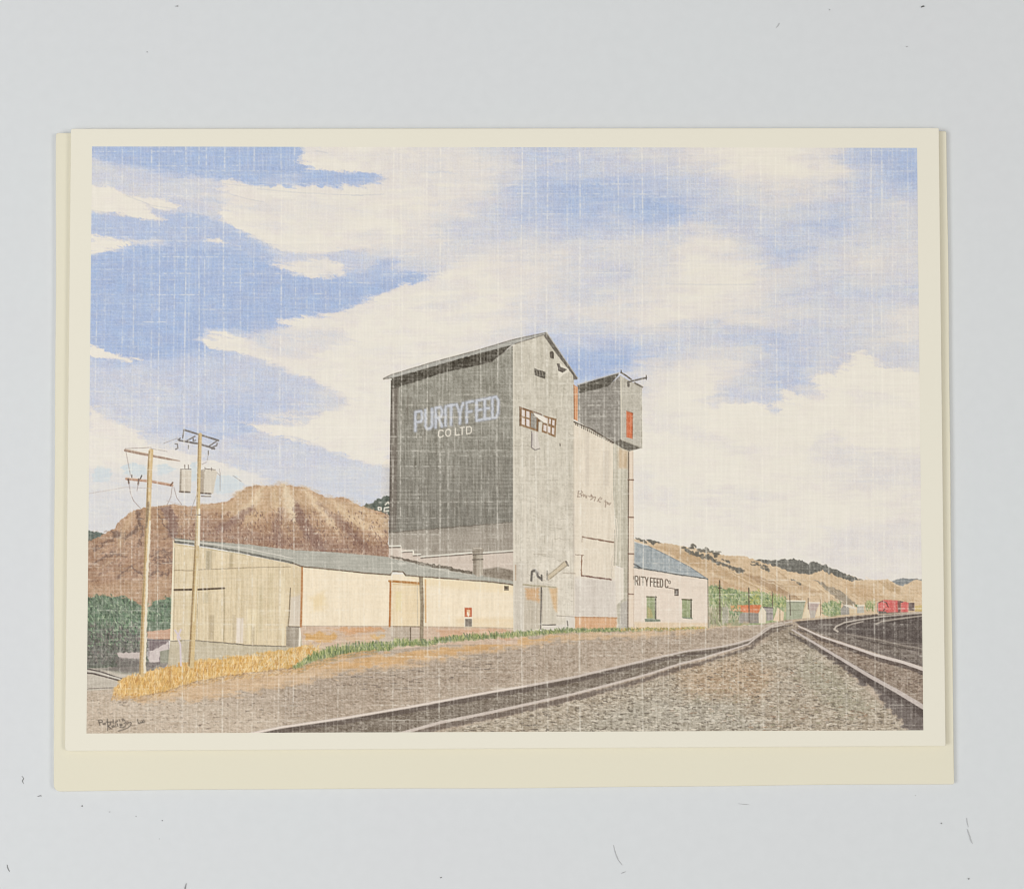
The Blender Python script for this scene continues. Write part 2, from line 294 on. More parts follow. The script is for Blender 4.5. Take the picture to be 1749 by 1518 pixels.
    def dabs(P, n, spread, sz=(2, 4.5)):
        for _ in range(n):
            i = r2.randint(len(P) - 1); t = r2.rand(); x = P[i][0] * (1 - t) + P[i + 1][0] * t + r2.normal(0, spread * .5); y = P[i][1] * (1 - t) + P[i + 1][1] * t + r2.normal(0, spread)
            w = r2.uniform(*sz); line([(x, y), (x + r2.uniform(1, 4), y + r2.uniform(0, 1.6))], w, D, soft=1.4, rough=.8, alpha=.8)
    dabs([(1084,919),(1092,921),(1102,925)], 12, 1, (1.5, 3)); poly([(1104,922),(1110,921),(1120,923),(1130,927),(1122,927),(1116,931),(1111,928)], D, rough2=.8)
    dabs([(1165,934),(1175,941),(1190,946),(1212,954)], 34, 1.1); dabs([(1178,934),(1184,932)], 7, 1.6); dabs([(1190,940),(1205,938),(1215,943),(1222,946)], 26, 2.2)
    dabs([(1205,948),(1222,958),(1245,968),(1268,974)], 46, 1.5); dabs([(1225,955),(1240,957),(1243,960)], 9, .8, (1.3, 2.4)); dabs([(1222,942),(1234,946)], 6, 1.5, (1.3, 2.2))
    dabs([(1282,962),(1300,966),(1318,976)], 22, 1.6, (1.5, 3.2)); dabs([(1350,990),(1366,997)], 8, 1, (1, 2)); dabs([(1286,959),(1300,966)], 8, 1, (1, 2))

def far_row():
    r = np.random.RandomState(21)
    def leaves(P, n, cols, vert=False, ln=5):
        s, a = poly_mask(P, 1, 0, 0); x0, x1 = min(p[0] for p in P), max(p[0] for p in P); y0, y1 = min(p[1] for p in P), max(p[1] for p in P)
        k = 0
        while k < n:
            x = r.uniform(x0, x1); y = r.uniform(y0, y1); k += 1
            i = int(y - Y0) - s[0].start; j = int(x - X0) - s[1].start
            if not (0 <= i < a.shape[0] and 0 <= j < a.shape[1]) or a[i, j] < .5: continue
            an = math.radians(r.normal(90 if vert else 105, 14 if vert else 40)); L = r.uniform(.4, 1) * ln
            line([(x, y), (x + math.cos(an) * L, y - math.sin(an) * L)], r.uniform(1, 2), cols[r.randint(len(cols))], soft=1.2, alpha=r.uniform(.5, .95))
    globals()['leaves'] = leaves
    GR = [(122,146,98),(150,168,118),(96,124,88),(178,184,130),(106,128,104),(200,200,160)]
    poly([(1207,1003),(1216,998),(1230,1003),(1245,1004),(1262,1010),(1275,1010),(1290,1008),(1300,1014),(1318,1016),(1335,1020),(1345,1028),(1344,1066),(1207,1072)], (146,158,118), soft=2, rough=3, rough2=1, tex=[('leaf', 20)])
    leaves([(1208,1002),(1216,998),(1260,1008),(1300,1010),(1342,1020),(1342,1040),(1210,1040)], 330, GR)
    leaves([(1212,1004),(1260,1012),(1275,1010),(1340,1022),(1340,1036),(1212,1030)], 120, [(196,202,150),(176,186,128),(84,110,76)]); leaves([(1278,1010),(1298,1008),(1300,1032),(1280,1032)], 40, [(186,184,104),(160,164,92)])
    poly([(1208,1036),(1262,1040),(1262,1068),(1208,1072)], (158,150,128), soft=5, rough=2, alpha=.6, tex=[('v', 12)])
    leaves([(1208,1030),(1262,1038),(1262,1070),(1208,1074)], 120, [(190,182,158),(134,130,112),(146,158,116),(205,196,172)], True, 12)
    box(1234, 1036, 1244, 1064, (168,164,156), alpha=.6, tex=[('v', 10)])
    # orange roofed house
    poly([(1270,1046),(1296,1046),(1296,1064),(1262,1064),(1262,1048)], (152,146,140), tex=[('v', 12)])
    poly([(1262,1033),(1301,1033),(1295,1047),(1270,1045),(1248,1042),(1249,1034)], (211,128,92), rough2=.5, tex=[('v', 9)])
    poly([(1247,1034),(1266,1033),(1264,1042),(1250,1042)], (206,168,118), alpha=.8, soft=2)
    leaves([(1247,1040),(1266,1034),(1264,1060),(1247,1064)], 46, [(108,138,98),(134,158,116),(92,118,92)])
    poly([(1295.5,1047),(1302,1035.5),(1309,1045),(1308,1064),(1296,1064)], (216,204,184), tex=[('v', 5)])
    poly([(1303,1036),(1320,1037),(1321,1058),(1309,1060),(1309,1045)], (160,152,150), tex=[('grain', 8)])
    line([(1304,1036.5),(1320,1037.5)], 1.8, (96,94,92)); line([(1309,1047.5),(1320,1047.5)], 1.4, (110,106,104))
    poly([(1321,1058),(1328,1037),(1339,1045),(1338,1062),(1321,1060)], (221,198,170), tex=[('v', 6)])
    leaves([(1316,1014),(1342,1020),(1342,1040),(1318,1036)], 90, [(128,150,100),(160,172,116),(196,188,134),(110,132,96)])
    line([(1332,1040),(1332,1060)], 1.5, (150,140,110))
    poly([(1343,1027),(1376,1025),(1370,1056),(1342,1060)], (163,168,146), tex=[('grain', 7)]); line([(1344,1025.5),(1375,1026)], 2, (226,218,200)); line([(1345,1028),(1375,1028)], 1, (128,130,122))
    line([(1348,1042),(1371,1042)], 1, (142,142,126))
    poly([(1370,1056),(1378.5,1029),(1385,1054)], (220,204,176)); poly([(1379,1028),(1401,1028.5),(1395,1040),(1392,1052),(1384,1052)], (176,158,152), tex=[('v', 8)]); line([(1381,1028.5),(1400,1029)], 2.2, (226,216,202))
    poly([(1384,1042),(1393,1042),(1392,1055),(1384,1056)], (184,176,166)); poly([(1392,1053),(1399.5,1031),(1404,1051)], (221,203,174))
    line([(1380.5,1021),(1380.5,1040)], 1.2, (120,104,92)); line([(1401.5,1024),(1401.5,1050)], 1.2, (150,122,96))
    poly([(1404,1031),(1420,1026),(1436,1029),(1437,1050),(1420,1052),(1408,1050)], (140,152,112), soft=2, rough2=1.5, tex=[('leaf', 18)]); leaves([(1404,1030),(1436,1028),(1436,1048),(1408,1050)], 130, GR)
    poly([(1436,1040),(1441,1033),(1450,1036),(1451,1049),(1436,1050)], (150,146,140)); poly([(1438,1032),(1452,1033),(1464,1039),(1452,1038)], (216,208,194)); poly([(1451,1040),(1463,1041),(1463,1048),(1451,1049)], (208,188,156))
    line([(1457,1031),(1458,1036)], 1.4, (226,220,206)); poly([(1460,1032),(1466,1032),(1467,1037),(1461,1036)], (110,124,96)); poly([(1464,1036),(1475,1034),(1476,1046),(1464,1047)], (178,176,166)); line([(1465,1034),(1476,1033.5)], 2.4, (226,218,200))
    leaves([(1478,1030),(1494,1030),(1494,1044),(1480,1044)], 46, [(142,156,108),(170,174,122),(120,136,92)], True, 8)
    for x, y0, y1 in [(1229, 991, 1060), (1279, 1004, 1062), (1319, 1010, 1036), (1349, 1016, 1050)]:
        line([(x, y0), (x + .8, y1)], 2.2 if x < 1300 else 1.5, (92,82,72), alpha=.85)
    line([(1227,1004),(1233,1004)], 2, (92,82,72))
    # red engine and wagons
    poly([(1498,1029),(1503,1027),(1509,1024),(1533,1025),(1534,1045),(1500,1047)], (207,104,102), tex=[('grain', 7)], rough2=.4)
    line([(1500,1029),(1507,1026.5),(1514,1029),(1517,1036)], 1.8, (110,74,72)); line([(1499,1030),(1499,1045)], 1.8, (150,136,126)); poly([(1499,1043),(1514,1044),(1514,1050),(1501,1050)], (104,94,90)); line([(1514,1047),(1536,1046)], 2.2, (104,88,84))
    line([(1509,1042),(1511,1040)], 2, (84,60,60)); poly([(1533,1026),(1539,1026),(1538,1046),(1534,1046)], (132,98,94)); line([(1538,1027.5),(1542,1028)], 2.5, (104,92,92))
    poly([(1539,1030),(1545,1027),(1552,1029),(1551,1046),(1539,1046)], (212,108,106), tex=[('grain', 6)]); box(1552, 1029, 1562, 1042.5, (112,98,96)); poly([(1563,1034),(1590,1032),(1590,1044),(1563,1044)], (196,172,116), rough2=.5)
    line([(1535,1046.5),(1590,1045)], 1.8, (98,84,80))

def ground():
    r = np.random.RandomState(31)
    G = [(140,1158),(200,1150),(300,1140),(500,1105),(700,1088),(880,1078),(1060,1076),(1200,1073),(1300,1066),(1345,1058),(1400,1054),(1498,1048),(1590,1043),(1590,1270),(140,1270)]
    poly(G, (176,160,144), tex=[('grav', 15), ('mid', 4)])
    poly([(140,1180),(330,1190),(520,1220),(430,1262),(140,1262)], (194,178,160), soft=30, rough=6, alpha=.7, tex=[('grav', 15)])
    poly([(480,1165),(760,1118),(1000,1094),(1280,1070),(1290,1085),(1100,1115),(840,1170),(480,1235)], (166,150,135), soft=22, rough=6, alpha=.7, tex=[('grav', 20)])
    # triangle between the tracks
    poly([(700,1262),(860,1225),(1060,1178),(1200,1135),(1300,1100),(1350,1075),(1380,1095),(1450,1150),(1530,1225),(1560,1262)], (166,154,138), soft=5, tex=[('grav', 28)], alpha=.95)
    poly([(1150,1150),(1250,1120),(1330,1150),(1300,1190),(1180,1190)], (180,152,124), soft=34, rough=7, alpha=.6, tex=[('grav', 24)])
    poly([(900,1262),(1100,1190),(1250,1200),(1340,1262)], (168,164,152), soft=34, rough=8, alpha=.55, tex=[('grav', 20)])
    poly([(1380,1110),(1440,1160),(1500,1210),(1440,1225),(1360,1150)], (156,152,134), soft=24, rough=8, alpha=.6, tex=[('grav', 14)])
    poly([(1290,1085),(1340,1062),(1370,1068),(1400,1095),(1330,1098)], (146,134,120), soft=14, rough=5, alpha=.8, tex=[('grav', 24)])
    # right yard: dark ballast
    poly([(1352,1076),(1400,1098),(1470,1138),(1530,1175),(1590,1215),(1590,1262),(1556,1252),(1528,1222),(1505,1192),(1465,1160),(1420,1122),(1380,1094)], (112,104,102), soft=7, rough=5, rough2=1, tex=[('grav', 9)])
    poly([(1353,1073),(1368,1068),(1450,1101),(1590,1147),(1590,1210),(1530,1175),(1437,1122)], (144,129,117), tex=[('grav', 24)], soft=2)
    poly([(1366,1068),(1358,1061),(1430,1055),(1500,1050),(1590,1047),(1590,1142),(1500,1116),(1440,1096)], (108,100,97), tex=[('grav', 14)], soft=2)
    poly([(1430,1062),(1500,1062),(1590,1055),(1590,1102),(1500,1088),(1445,1080)], (94,87,86), soft=6, rough=2, tex=[('grav', 8)])
    poly([(1380,1075),(1440,1082),(1590,1112),(1590,1138),(1500,1112),(1400,1082)], (122,113,107), soft=5, tex=[('grav', 22)], alpha=.8)
    # small stones
    def pebbles(n, P, dk, lt, amp=1, ln=(1.5, 6)):
        s, a = poly_mask(P, 1); x0, x1 = min(p[0] for p in P), max(p[0] for p in P); y0, y1 = min(p[1] for p in P), max(p[1] for p in P)
        for _ in range(n):
            x = r.uniform(x0, x1); y = r.uniform(y0, y1); i = int(y - Y0) - s[0].start; j = int(x - X0) - s[1].start
            if not (0 <= i < a.shape[0] and 0 <= j < a.shape[1]) or a[i, j] < .5: continue
            d = r.rand() < .5; L = r.uniform(*ln); sc = .6 + .6 * (y - 1060) / 190
            line([(x, y), (x + L * sc, y + r.normal(0, .8))], r.uniform(.9, 2.1) * sc, dk if d else lt, soft=1.1, alpha=r.uniform(.3, .8) * amp)
    pebbles(5200, [(760,1250),(1200,1135),(1350,1078),(1400,1110),(1540,1235),(1540,1250)], (104,96,88), (214,204,188))
    pebbles(500, [(1100,1210),(1250,1140),(1400,1130),(1500,1220),(1300,1250)], (150,112,88), (150,150,120), .6)
    pebbles(2600, [(150,1195),(500,1170),(1200,1080),(1290,1078),(1200,1105),(840,1178),(450,1245),(150,1245)], (112,100,92), (208,194,178), .75, (1.5, 5))
    pebbles(260, [(560,1150),(760,1130),(900,1110),(820,1150),(640,1190)], (96,88,84), (120,110,100), .8, (4, 12))
    pebbles(800, [(1370,1080),(1590,1150),(1590,1200),(1500,1150)], (92,80,76), (190,170,156), .8)
    pebbles(600, [(1400,1060),(1590,1052),(1590,1135),(1500,1110)], (76,70,70), (150,140,132), .6)
    # orange bare earth along the building
    poly([(196,1180),(330,1166),(500,1138),(600,1122),(700,1112),(840,1094),(960,1082),(1060,1079),(1205,1073),(1280,1066),(1270,1071),(1200,1078),(1080,1088),(960,1094),(840,1112),(700,1136),(580,1150),(480,1172),(330,1196),(240,1200)], (205,174,140), soft=12, rough=8, rough2=1, tex=[('h', 11), ('grain', 7)], alpha=.85)
    pebbles(700, [(230,1196),(500,1150),(840,1100),(1200,1072),(1200,1080),(840,1118),(500,1176),(240,1202)], (160,126,96), (224,196,160), .7, (2, 7))
    poly([(520,1142),(640,1120),(820,1098),(960,1086),(930,1094),(760,1118),(620,1140)], (203,155,98), soft=8, rough=7, alpha=.55, tex=[('h', 10)])
    # rails
    RD = (98,88,84); RL = (197,185,177)
    up = [(420,1254),(480,1241.5),(587,1226),(693,1208),(840,1181),(899,1171),(978,1156.5),(1057,1138),(1136,1119.5),(1176,1111),(1220,1106),(1254,1099.5),(1281,1092),(1295,1083.5),(1307,1073.5),(1320,1067),(1333,1064),(1352,1061)]
    lo = [(680,1253),(753,1233),(840,1215.5),(899,1202.5),(978,1185),(1044,1168),(1110,1150),(1162,1133),(1200,1123.5),(1220,1117),(1247,1109.5),(1278,1099.5),(1292,1088),(1304,1079.5),(1316,1071),(1340,1066)]
    poly(up[:15] + lo[:15][::-1] + [(420, 1262)], (128,118,108), soft=2, tex=[('grav', 22)])
    pebbles(900, up[:14] + lo[:14][::-1], (84,76,74), (186,178,168), .8)
    def sh(P, dx, dy): return [(x + dx, y + dy) for x, y in P]
    w = [6, 6, 6, 6, 6, 5.5, 5, 5, 4.5, 4, 4, 4, 3.6, 3.2, 3, 2.6, 2.2, 2]
    line(sh(up, 1, 6), [v * 1.3 for v in w], RD, soft=2, rough=.6, alpha=.85); line(up, [v * .75 for v in w], RL, soft=1.4)
    line(up[:6], 2, (221,208,198), soft=1.4)
    w = [7, 7, 7, 6.5, 6, 5.5, 5, 5, 4.5, 4, 4, 3.6, 3.4, 3, 2.6, 2.4]
    line(sh(lo, 2, 7), [v * 1.4 for v in w], RD, soft=3, rough=1, alpha=.75); line(lo, [v * .7 for v in w], RL, soft=1.4)
    rl = [(1353,1075),(1390,1097),(1437,1125),(1485,1154),(1532,1180),(1582,1210)]
    line(sh(rl, -1, 7), [4, 8, 11, 14, 16, 18], (86,78,77), soft=3, rough=1.5, alpha=.8); line(rl, [2.5, 3.6, 5, 6, 7, 8], (190,179,174), soft=1.4)
    rr = [(1364,1069),(1401,1086),(1449,1102),(1496,1118.5),(1544,1131),(1584,1145)]
    line(sh(rr, 0, 5), [3, 5, 6, 8, 9, 10], (90,80,78), soft=2, rough=1, alpha=.85); line(rr, [1.8, 3, 4, 4.6, 5.2, 6], (205,194,188), soft=1.3)
    cur = [(1431,1078),(1425,1074.5),(1428,1069.5),(1442,1062.8),(1473,1057),(1508,1052.5),(1556,1048),(1584,1046)]
    line(sh(cur[2:], 0, 3), 2.4, (80,73,72), alpha=.8); line(cur, [3, 3, 2.6, 2.2, 2, 1.8, 1.6, 1.4], (186,176,166))
    c2 = [(1447,1069),(1456,1065),(1474,1061)]; line(c2, 2, (168,158,150)); line([(1496,1065),(1506,1061),(1530,1057),(1584,1050)], 2.2, (170,160,150), alpha=.9); line([(1510,1064),(1545,1058),(1584,1053)], 1.5, (74,68,68))
    line([(1447,1082.5),(1496,1091),(1544,1102),(1584,1109)], 2, (156,146,138), alpha=.8); line([(1460,1089),(1520,1102),(1584,1114)], 2.4, (80,73,72), alpha=.7)
    line([(1365,1062),(1420,1057),(1470,1052.5),(1500,1050)], 3, (92,82,78), rough=1, alpha=.85); line([(1355,1060),(1430,1053),(1498,1047)], 1.6, (206,186,156), alpha=.8)
    # left corner: road, tracks
    poly([(140,1136),(200,1128),(254,1130),(292,1132),(255,1148),(210,1158),(198,1176),(140,1180)], (188,180,168), soft=2, tex=[('h', 8)])
    poly([(175,1142),(252,1140),(245,1152),(205,1150)], (146,146,134), soft=3, alpha=.8, tex=[('h', 8)])
    line([(140,1140),(170,1146),(211,1160)], 2.2, (96,90,88)); line([(140,1148),(160,1150),(205,1162)], 2.6, (92,84,82)); line([(140,1144),(165,1148),(205,1159)], 1.6, (204,198,190)); line([(140,1176),(196,1174)], 1.8, (134,124,116))

def left_yard():
    G = [(112,140,114),(138,162,132),(84,104,88),(96,122,102),(160,178,148),(74,88,80)]
    poly([(140,1023),(150,1021),(166,1015),(180,1018),(199,1017),(218,1020),(230,1028),(242,1036),(255,1035),(268,1023),(280,1024),(293,1018),(294,1085),(250,1085),(250,1118),(270,1135),(150,1142),(140,1142)], (104,120,104), soft=2, rough=3, rough2=1, tex=[('leaf', 20)])
    leaves([(148,1022),(166,1015),(218,1020),(244,1038),(268,1023),(293,1018),(293,1066),(148,1084)], 620, G)
    poly([(140,1075),(250,1076),(254,1100),(254,1140),(140,1142)], (106,104,102), soft=26, rough=6, alpha=.8, tex=[('leaf', 18)])
    leaves([(148,1064),(250,1064),(250,1132),(148,1136)], 520, [(84,84,84),(116,124,112),(76,76,80),(124,112,112),(106,120,106),(140,136,132)]); leaves([(148,1050),(250,1050),(250,1100),(148,1104)], 260, G)
    poly([(252,1078),(292,1074),(292,1094),(252,1090)], (196,160,138), soft=1.6, rough2=.8); line([(252,1092.5),(292,1092)], 2, (92,84,88))
    poly([(254,1093),(288,1093),(289,1110),(272,1135),(254,1142)], (122,110,114), tex=[('grain', 8)])
    poly([(254,1112),(266,1108),(287,1096),(289,1109),(274,1113),(272,1130),(254,1132)], (198,186,184), rough2=.8, soft=1.5, tex=[('grain', 6)]); poly([(273,1112),(290,1108),(290,1132),(274,1132)], (150,150,136), tex=[('v', 7)])
    poly([(200,1114),(243,1113),(243,1126),(224,1124),(204,1124)], (192,180,176), rough2=.8, soft=1.6)
    poly([(200,1122),(243,1124),(254,1130),(290,1132),(280,1142),(230,1150),(170,1142),(200,1138)], (122,116,114), soft=4, rough2=1, alpha=.7, tex=[('grain', 10)])

def shed():
    r = np.random.RandomState(41)
    wall = [(296,922),(301,928),(341,934),(408,945),(496,962),(515,968),(515,1069),(496,1070),(488.5,1103),(424,1101),(353,1095),(292,1094)]
    poly([(291,1090),(353,1092),(424,1098),(490,1101),(515,1069),(516,1108),(480,1128),(286,1142)], (190,179,156), tex=[('v', 9), ('grain', 5)])
    poly(wall, (212,195,164), tex=[('v', 8), ('grain', 5)])
    for x0, x1, y0, y1, c, al in [(352,362,940,972,(160,150,128),.6),(392,398,945,970,(172,158,130),.6),(404,412,948,970,(226,212,184),.6),(356,366,1050,1092,(176,160,134),.55),(404,416,1055,1098,(222,212,206),.7),(398,403,1050,1098,(184,168,142),.5),(422,440,1040,1098,(228,214,180),.5),(318,326,1015,1085,(196,180,146),.4),(440,450,1000,1080,(198,184,152),.5),(430,436,1070,1100,(176,160,134),.5),(460,466,980,1060,(200,184,148),.4),(348,356,1012,1030,(176,164,136),.5),(480,486,985,1080,(222,208,178),.5)]:
        poly([(x0, y0), (x1, y0), (x1 - 1, y1), (x0 - 1, y1)], c, soft=4, alpha=al, tex=[('v', 8)])
    for x in range(306, 490, 9):
        line([(x, 945 + (x - 300) * .1), (x - 3, 1092 + (x - 300) * .05)], 1.4, (190,172,138) if r.rand() < .6 else (222,208,176), alpha=.45)
    line([(297,936),(295,1000),(292,1092)], 3, (226,216,190)); line([(298.5,936),(296.5,1092)], 1, (168,152,126))
    line([(298,973.5),(330,974),(341,972.5),(385,971),(440,968.5),(500,967.5)], 1.5, (160,142,116), rough=.2)
    line([(298,1007),(328,1006.5)], 3.2, (88,74,60)); line([(338,1006.5),(383,1004.3)], 3, (88,74,60))
    line([(383,1006),(383,1050),(382,1094)], 1.3, (156,142,116)); line([(338,1010),(336,1092)], 1.2, (170,154,124))
    line([(292,1094.5),(330,1093),(353,1095),(400,1099),(424,1101.5),(488,1103.5)], 1.7, (118,110,98), rough=.2)
    # between end wall and trim
    poly([(497,966),(515,968),(515,1069),(494,1070),(493,1045),(496,1004)], (208,190,158), tex=[('v', 8)]); poly([(496,1020),(514,1015),(514,1069),(493,1069)], (206,196,186), soft=6, alpha=.7, tex=[('v', 7)])
    line([(496,1004),(494,1050),(492,1070)], 1.8, (134,120,100)); poly([(489,1069),(514,1070),(513,1106),(489,1104)], (164,154,140), tex=[('v', 8)])
    line([(484,1072),(483,1100)], 5, (221,208,180)); line([(513,1072),(511,1112)], 3.6, (228,220,206)); line([(493,1069.5),(514,1070)], 1.5, (108,98,90))
    # long wall
    lw = [(515,966),(622,977),(667,981),(692,981),(780,989),(840,993),(884,998),(884,1075),(840,1072),(700,1069),(515,1069)]
    poly([(512,1066),(884,1068),(884,1100),(760,1100),(660,1110),(520,1125)], (201,176,155), tex=[('h', 9), ('grain', 6)])
    poly([(640,1072),(720,1070),(720,1095),(680,1105),(640,1108)], (190,178,164), soft=6, rough=3, alpha=.7, tex=[('h', 8)])
    for P, c in [([(517,1083),(545,1080),(572,1083),(572,1092),(540,1096),(518,1093)], (207,160,98)), ([(560,1072),(650,1070),(660,1076),(600,1083)], (205,152,108)), ([(580,1084),(640,1086),(650,1094),(600,1096)], (206,172,140)), ([(628,1084),(655,1084),(650,1092)], (210,166,104)), ([(740,1073),(860,1073),(870,1090),(760,1092)], (204,162,132)), ([(790,1078),(870,1078),(870,1086),(800,1086)], (214,184,160))]:
        poly(P, c, soft=5, rough=4, rough2=1, alpha=.8, tex=[('h', 8)])
    poly([(514,1097),(560,1103),(620,1096),(660,1098),(655,1110),(560,1118),(514,1122)], (202,180,156), soft=5, rough=3, alpha=.8, tex=[('h', 9)])
    poly(lw, (230,215,190), tex=[('v', 5), ('grain', 3.5)])
    poly([(530,1020),(555,1010),(556,1040),(534,1040)], (222,196,146), soft=14, rough=4, alpha=.5); poly([(700,985),(884,998),(884,1015),(728,1000)], (226,206,168), soft=9, alpha=.5)
    poly([(780,1055),(884,1055),(884,1072),(780,1070)], (220,196,158), soft=9, alpha=.5)
    line([(516,1068.5),(667,1069),(840,1071.5),(882,1073)], 1.4, (170,152,132), alpha=.8)
    line([(516,968),(515.5,1010),(514,1069)], 3.6, (172,112,66), alpha=.85)
    # door
    poly([(666,991),(718,995),(718,1069),(665,1069)], (224,205,172), tex=[('v', 6)]); poly([(676,1010),(686,1010),(686,1042),(676,1042)], (216,204,140), soft=6, alpha=.3)
    line([(667,993),(665.5,1069)], 3.4, (176,114,66)); line([(665,992),(718,996)], 4, (176,124,72)); line([(670,997),(716,999)], 1.4, (206,176,130))
    line([(719,986),(721,1030),(720,1092)], [6.6, 6.6, 6.2], (142,128,108), soft=1.5, tex=[('v', 14), ('grain', 12)]); line([(726.5,990),(727,1062)], 2.6, (203,152,98), alpha=.75); line([(713,1000),(713.5,1066)], 1.5, (198,184,160))
    line([(667,1069.5),(716,1070)], 1.4, (120,104,88)); poly([(668,1071),(700,1070),(701,1094),(668,1100)], (180,166,150), tex=[('grain', 8)]); line([(701,1072),(701,1093)], 2.2, (112,98,84))
    box(792.8, 1036.3, 807, 1070.3, (226,216,196)); box(793.5, 1037.5, 806, 1053, (190,98,64)); box(797, 1041, 803, 1051, (218,176,140)); line([(799,1046),(800,1051)], 2.4, (236,224,206)); box(794.5, 1056.5, 806, 1069.5, (128,120,112), tex=[('grain', 12)])
    box(861, 1000, 869, 1008, (120,108,90)); box(863, 1002, 867, 1006, (78,70,62))
    # roof
    rf = [(297,919),(341,923.5),(424,929.5),(500,939),(575,943),(665,951),(717,963),(805,978),(840,985),(884,993),(884,999),(840,993),(780,988.5),(693,982),(689,976),(670,975.5),(667,980.5),(622,977),(515,966),(496,961),(408,944),(341,931),(300,926)]
    poly(rf, (170,169,160), tex=[('h', 6), ('grain', 4)], rough2=.3)
    line([(299,921.5),(341,926),(424,937),(500,953)], 1.5, (204,200,190)); line([(299,925),(341,930),(408,941.5),(500,961)], 3.6, (112,112,106), rough=.25, tex=[('grain', 10)]); line([(300,919.5),(341,924),(384,927)], 1.6, (120,120,112))
    line([(302,930),(341,935),(420,948)], 1.4, (190,176,140))
    line([(500,961.5),(515,967),(622,978),(667,981.5),(670,975.5),(688,976.5),(693,982.5),(780,989),(840,993.5),(884,999.5)], 2.2, (110,96,82), rough=.15)

def grass():
    r = np.random.RandomState(51)
    band = [(192,1184),(198,1172),(211,1158),(254,1146),(306,1134),(341,1127),(424,1119),(496,1106),(530,1098),(545,1110),(505,1138),(448,1147),(389,1154),(330,1164),(273,1183),(228,1192),(197,1190)]
    poly(band, (208,170,110), soft=3, rough=3, rough2=1.5, tex=[('v', 15), ('leaf', 12)])
    n = 0
    top = [(192,1182),(211,1158),(254,1147),(306,1135),(341,1128),(424,1120),(496,1107),(545,1100)]
    for _ in range(1300):
        x = r.uniform(196, 545); yt = np.interp(x, [p[0] for p in top], [p[1] for p in top]); yb = np.interp(x, [192, 230, 273, 330, 389, 448, 505, 545], [1192, 1192, 1183, 1164, 1154, 1147, 1139, 1118])
        y = r.uniform(yt + 2, yb + 1); L = r.uniform(3, 8) * (1 if x < 440 else .7)
        c = [(226,186,118),(202,148,80),(180,132,78),(234,206,156),(216,168,92)][r.randint(5)]
        if x > 440 and r.rand() < .35: c = (214,196,160)
        line([(x, y), (x + r.normal(1, 1.6), y - L)], r.uniform(.9, 1.8), c, soft=1.1, alpha=r.uniform(.4, .9))
    for _ in range(150):
        x = r.uniform(196, 500); yb = np.interp(x, [192, 230, 273, 330, 389, 448, 505], [1191, 1192, 1184, 1166, 1155, 1148, 1140])
        line([(x, yb + r.uniform(-2, 2)), (x + r.uniform(2, 6), yb + r.uniform(-3, 0))], 1.3, (140,108,80), alpha=r.uniform(.3, .7))
    for _ in range(420):
        x = r.uniform(190, 560); yb = np.interp(x, [192, 230, 273, 330, 389, 448, 505, 560], [1190, 1193, 1186, 1168, 1157, 1151, 1144, 1130]); L = r.uniform(3, 12)
        line([(x, yb + r.uniform(-3, 6)), (x + L, yb + r.uniform(-6, 3))], r.uniform(1, 2.4), [(206,176,138),(196,150,92),(214,186,148),(168,140,112)][r.randint(4)], soft=1.4, alpha=r.uniform(.3, .75))
    gp = [(503,1140),(520,1131),(534,1124),(560,1117),(594,1110),(630,1105),(665,1105),(677,1098),(729,1098),(771,1091),(840,1086),(899,1082),(965,1077),(1070,1075),(1150,1074),(1205,1072)]
    gw = [4, 8, 11, 13, 13, 11, 10, 9, 8, 8, 8, 7, 6, 4, 2.5, 2]
    line(gp, gw, (140,146,104), soft=4, rough=1.5, tex=[('leaf', 14)])
    xs = [p[0] for p in gp]; ys = [p[1] for p in gp]
    for _ in range(1500):
        x = r.uniform(505, 1205) if r.rand() < .75 else r.uniform(505, 700); y = np.interp(x, xs, ys); w = np.interp(x, xs, gw)
        y0 = y + r.uniform(-.4, .6) * w; L = r.uniform(.3, .8) * w
        c = [(110,130,80),(150,164,106),(88,108,74),(182,184,128),(116,128,104)][r.randint(5)]
        if x > 1060: c = [(190,176,110),(204,160,100),(120,122,84)][r.randint(3)]
        line([(x, y0), (x + r.normal(0, 1.6), y0 - L)], r.uniform(.9, 1.9), c, soft=1.1, alpha=r.uniform(.4, .9))
    for _ in range(240):
        x = r.uniform(505, 640); y = np.interp(x, xs, ys) + r.uniform(5, 13); line([(x, y), (x + r.uniform(3, 9), y - 1)], 1.5, (196,152,104) if r.rand() < .6 else (150,140,112), alpha=.5)

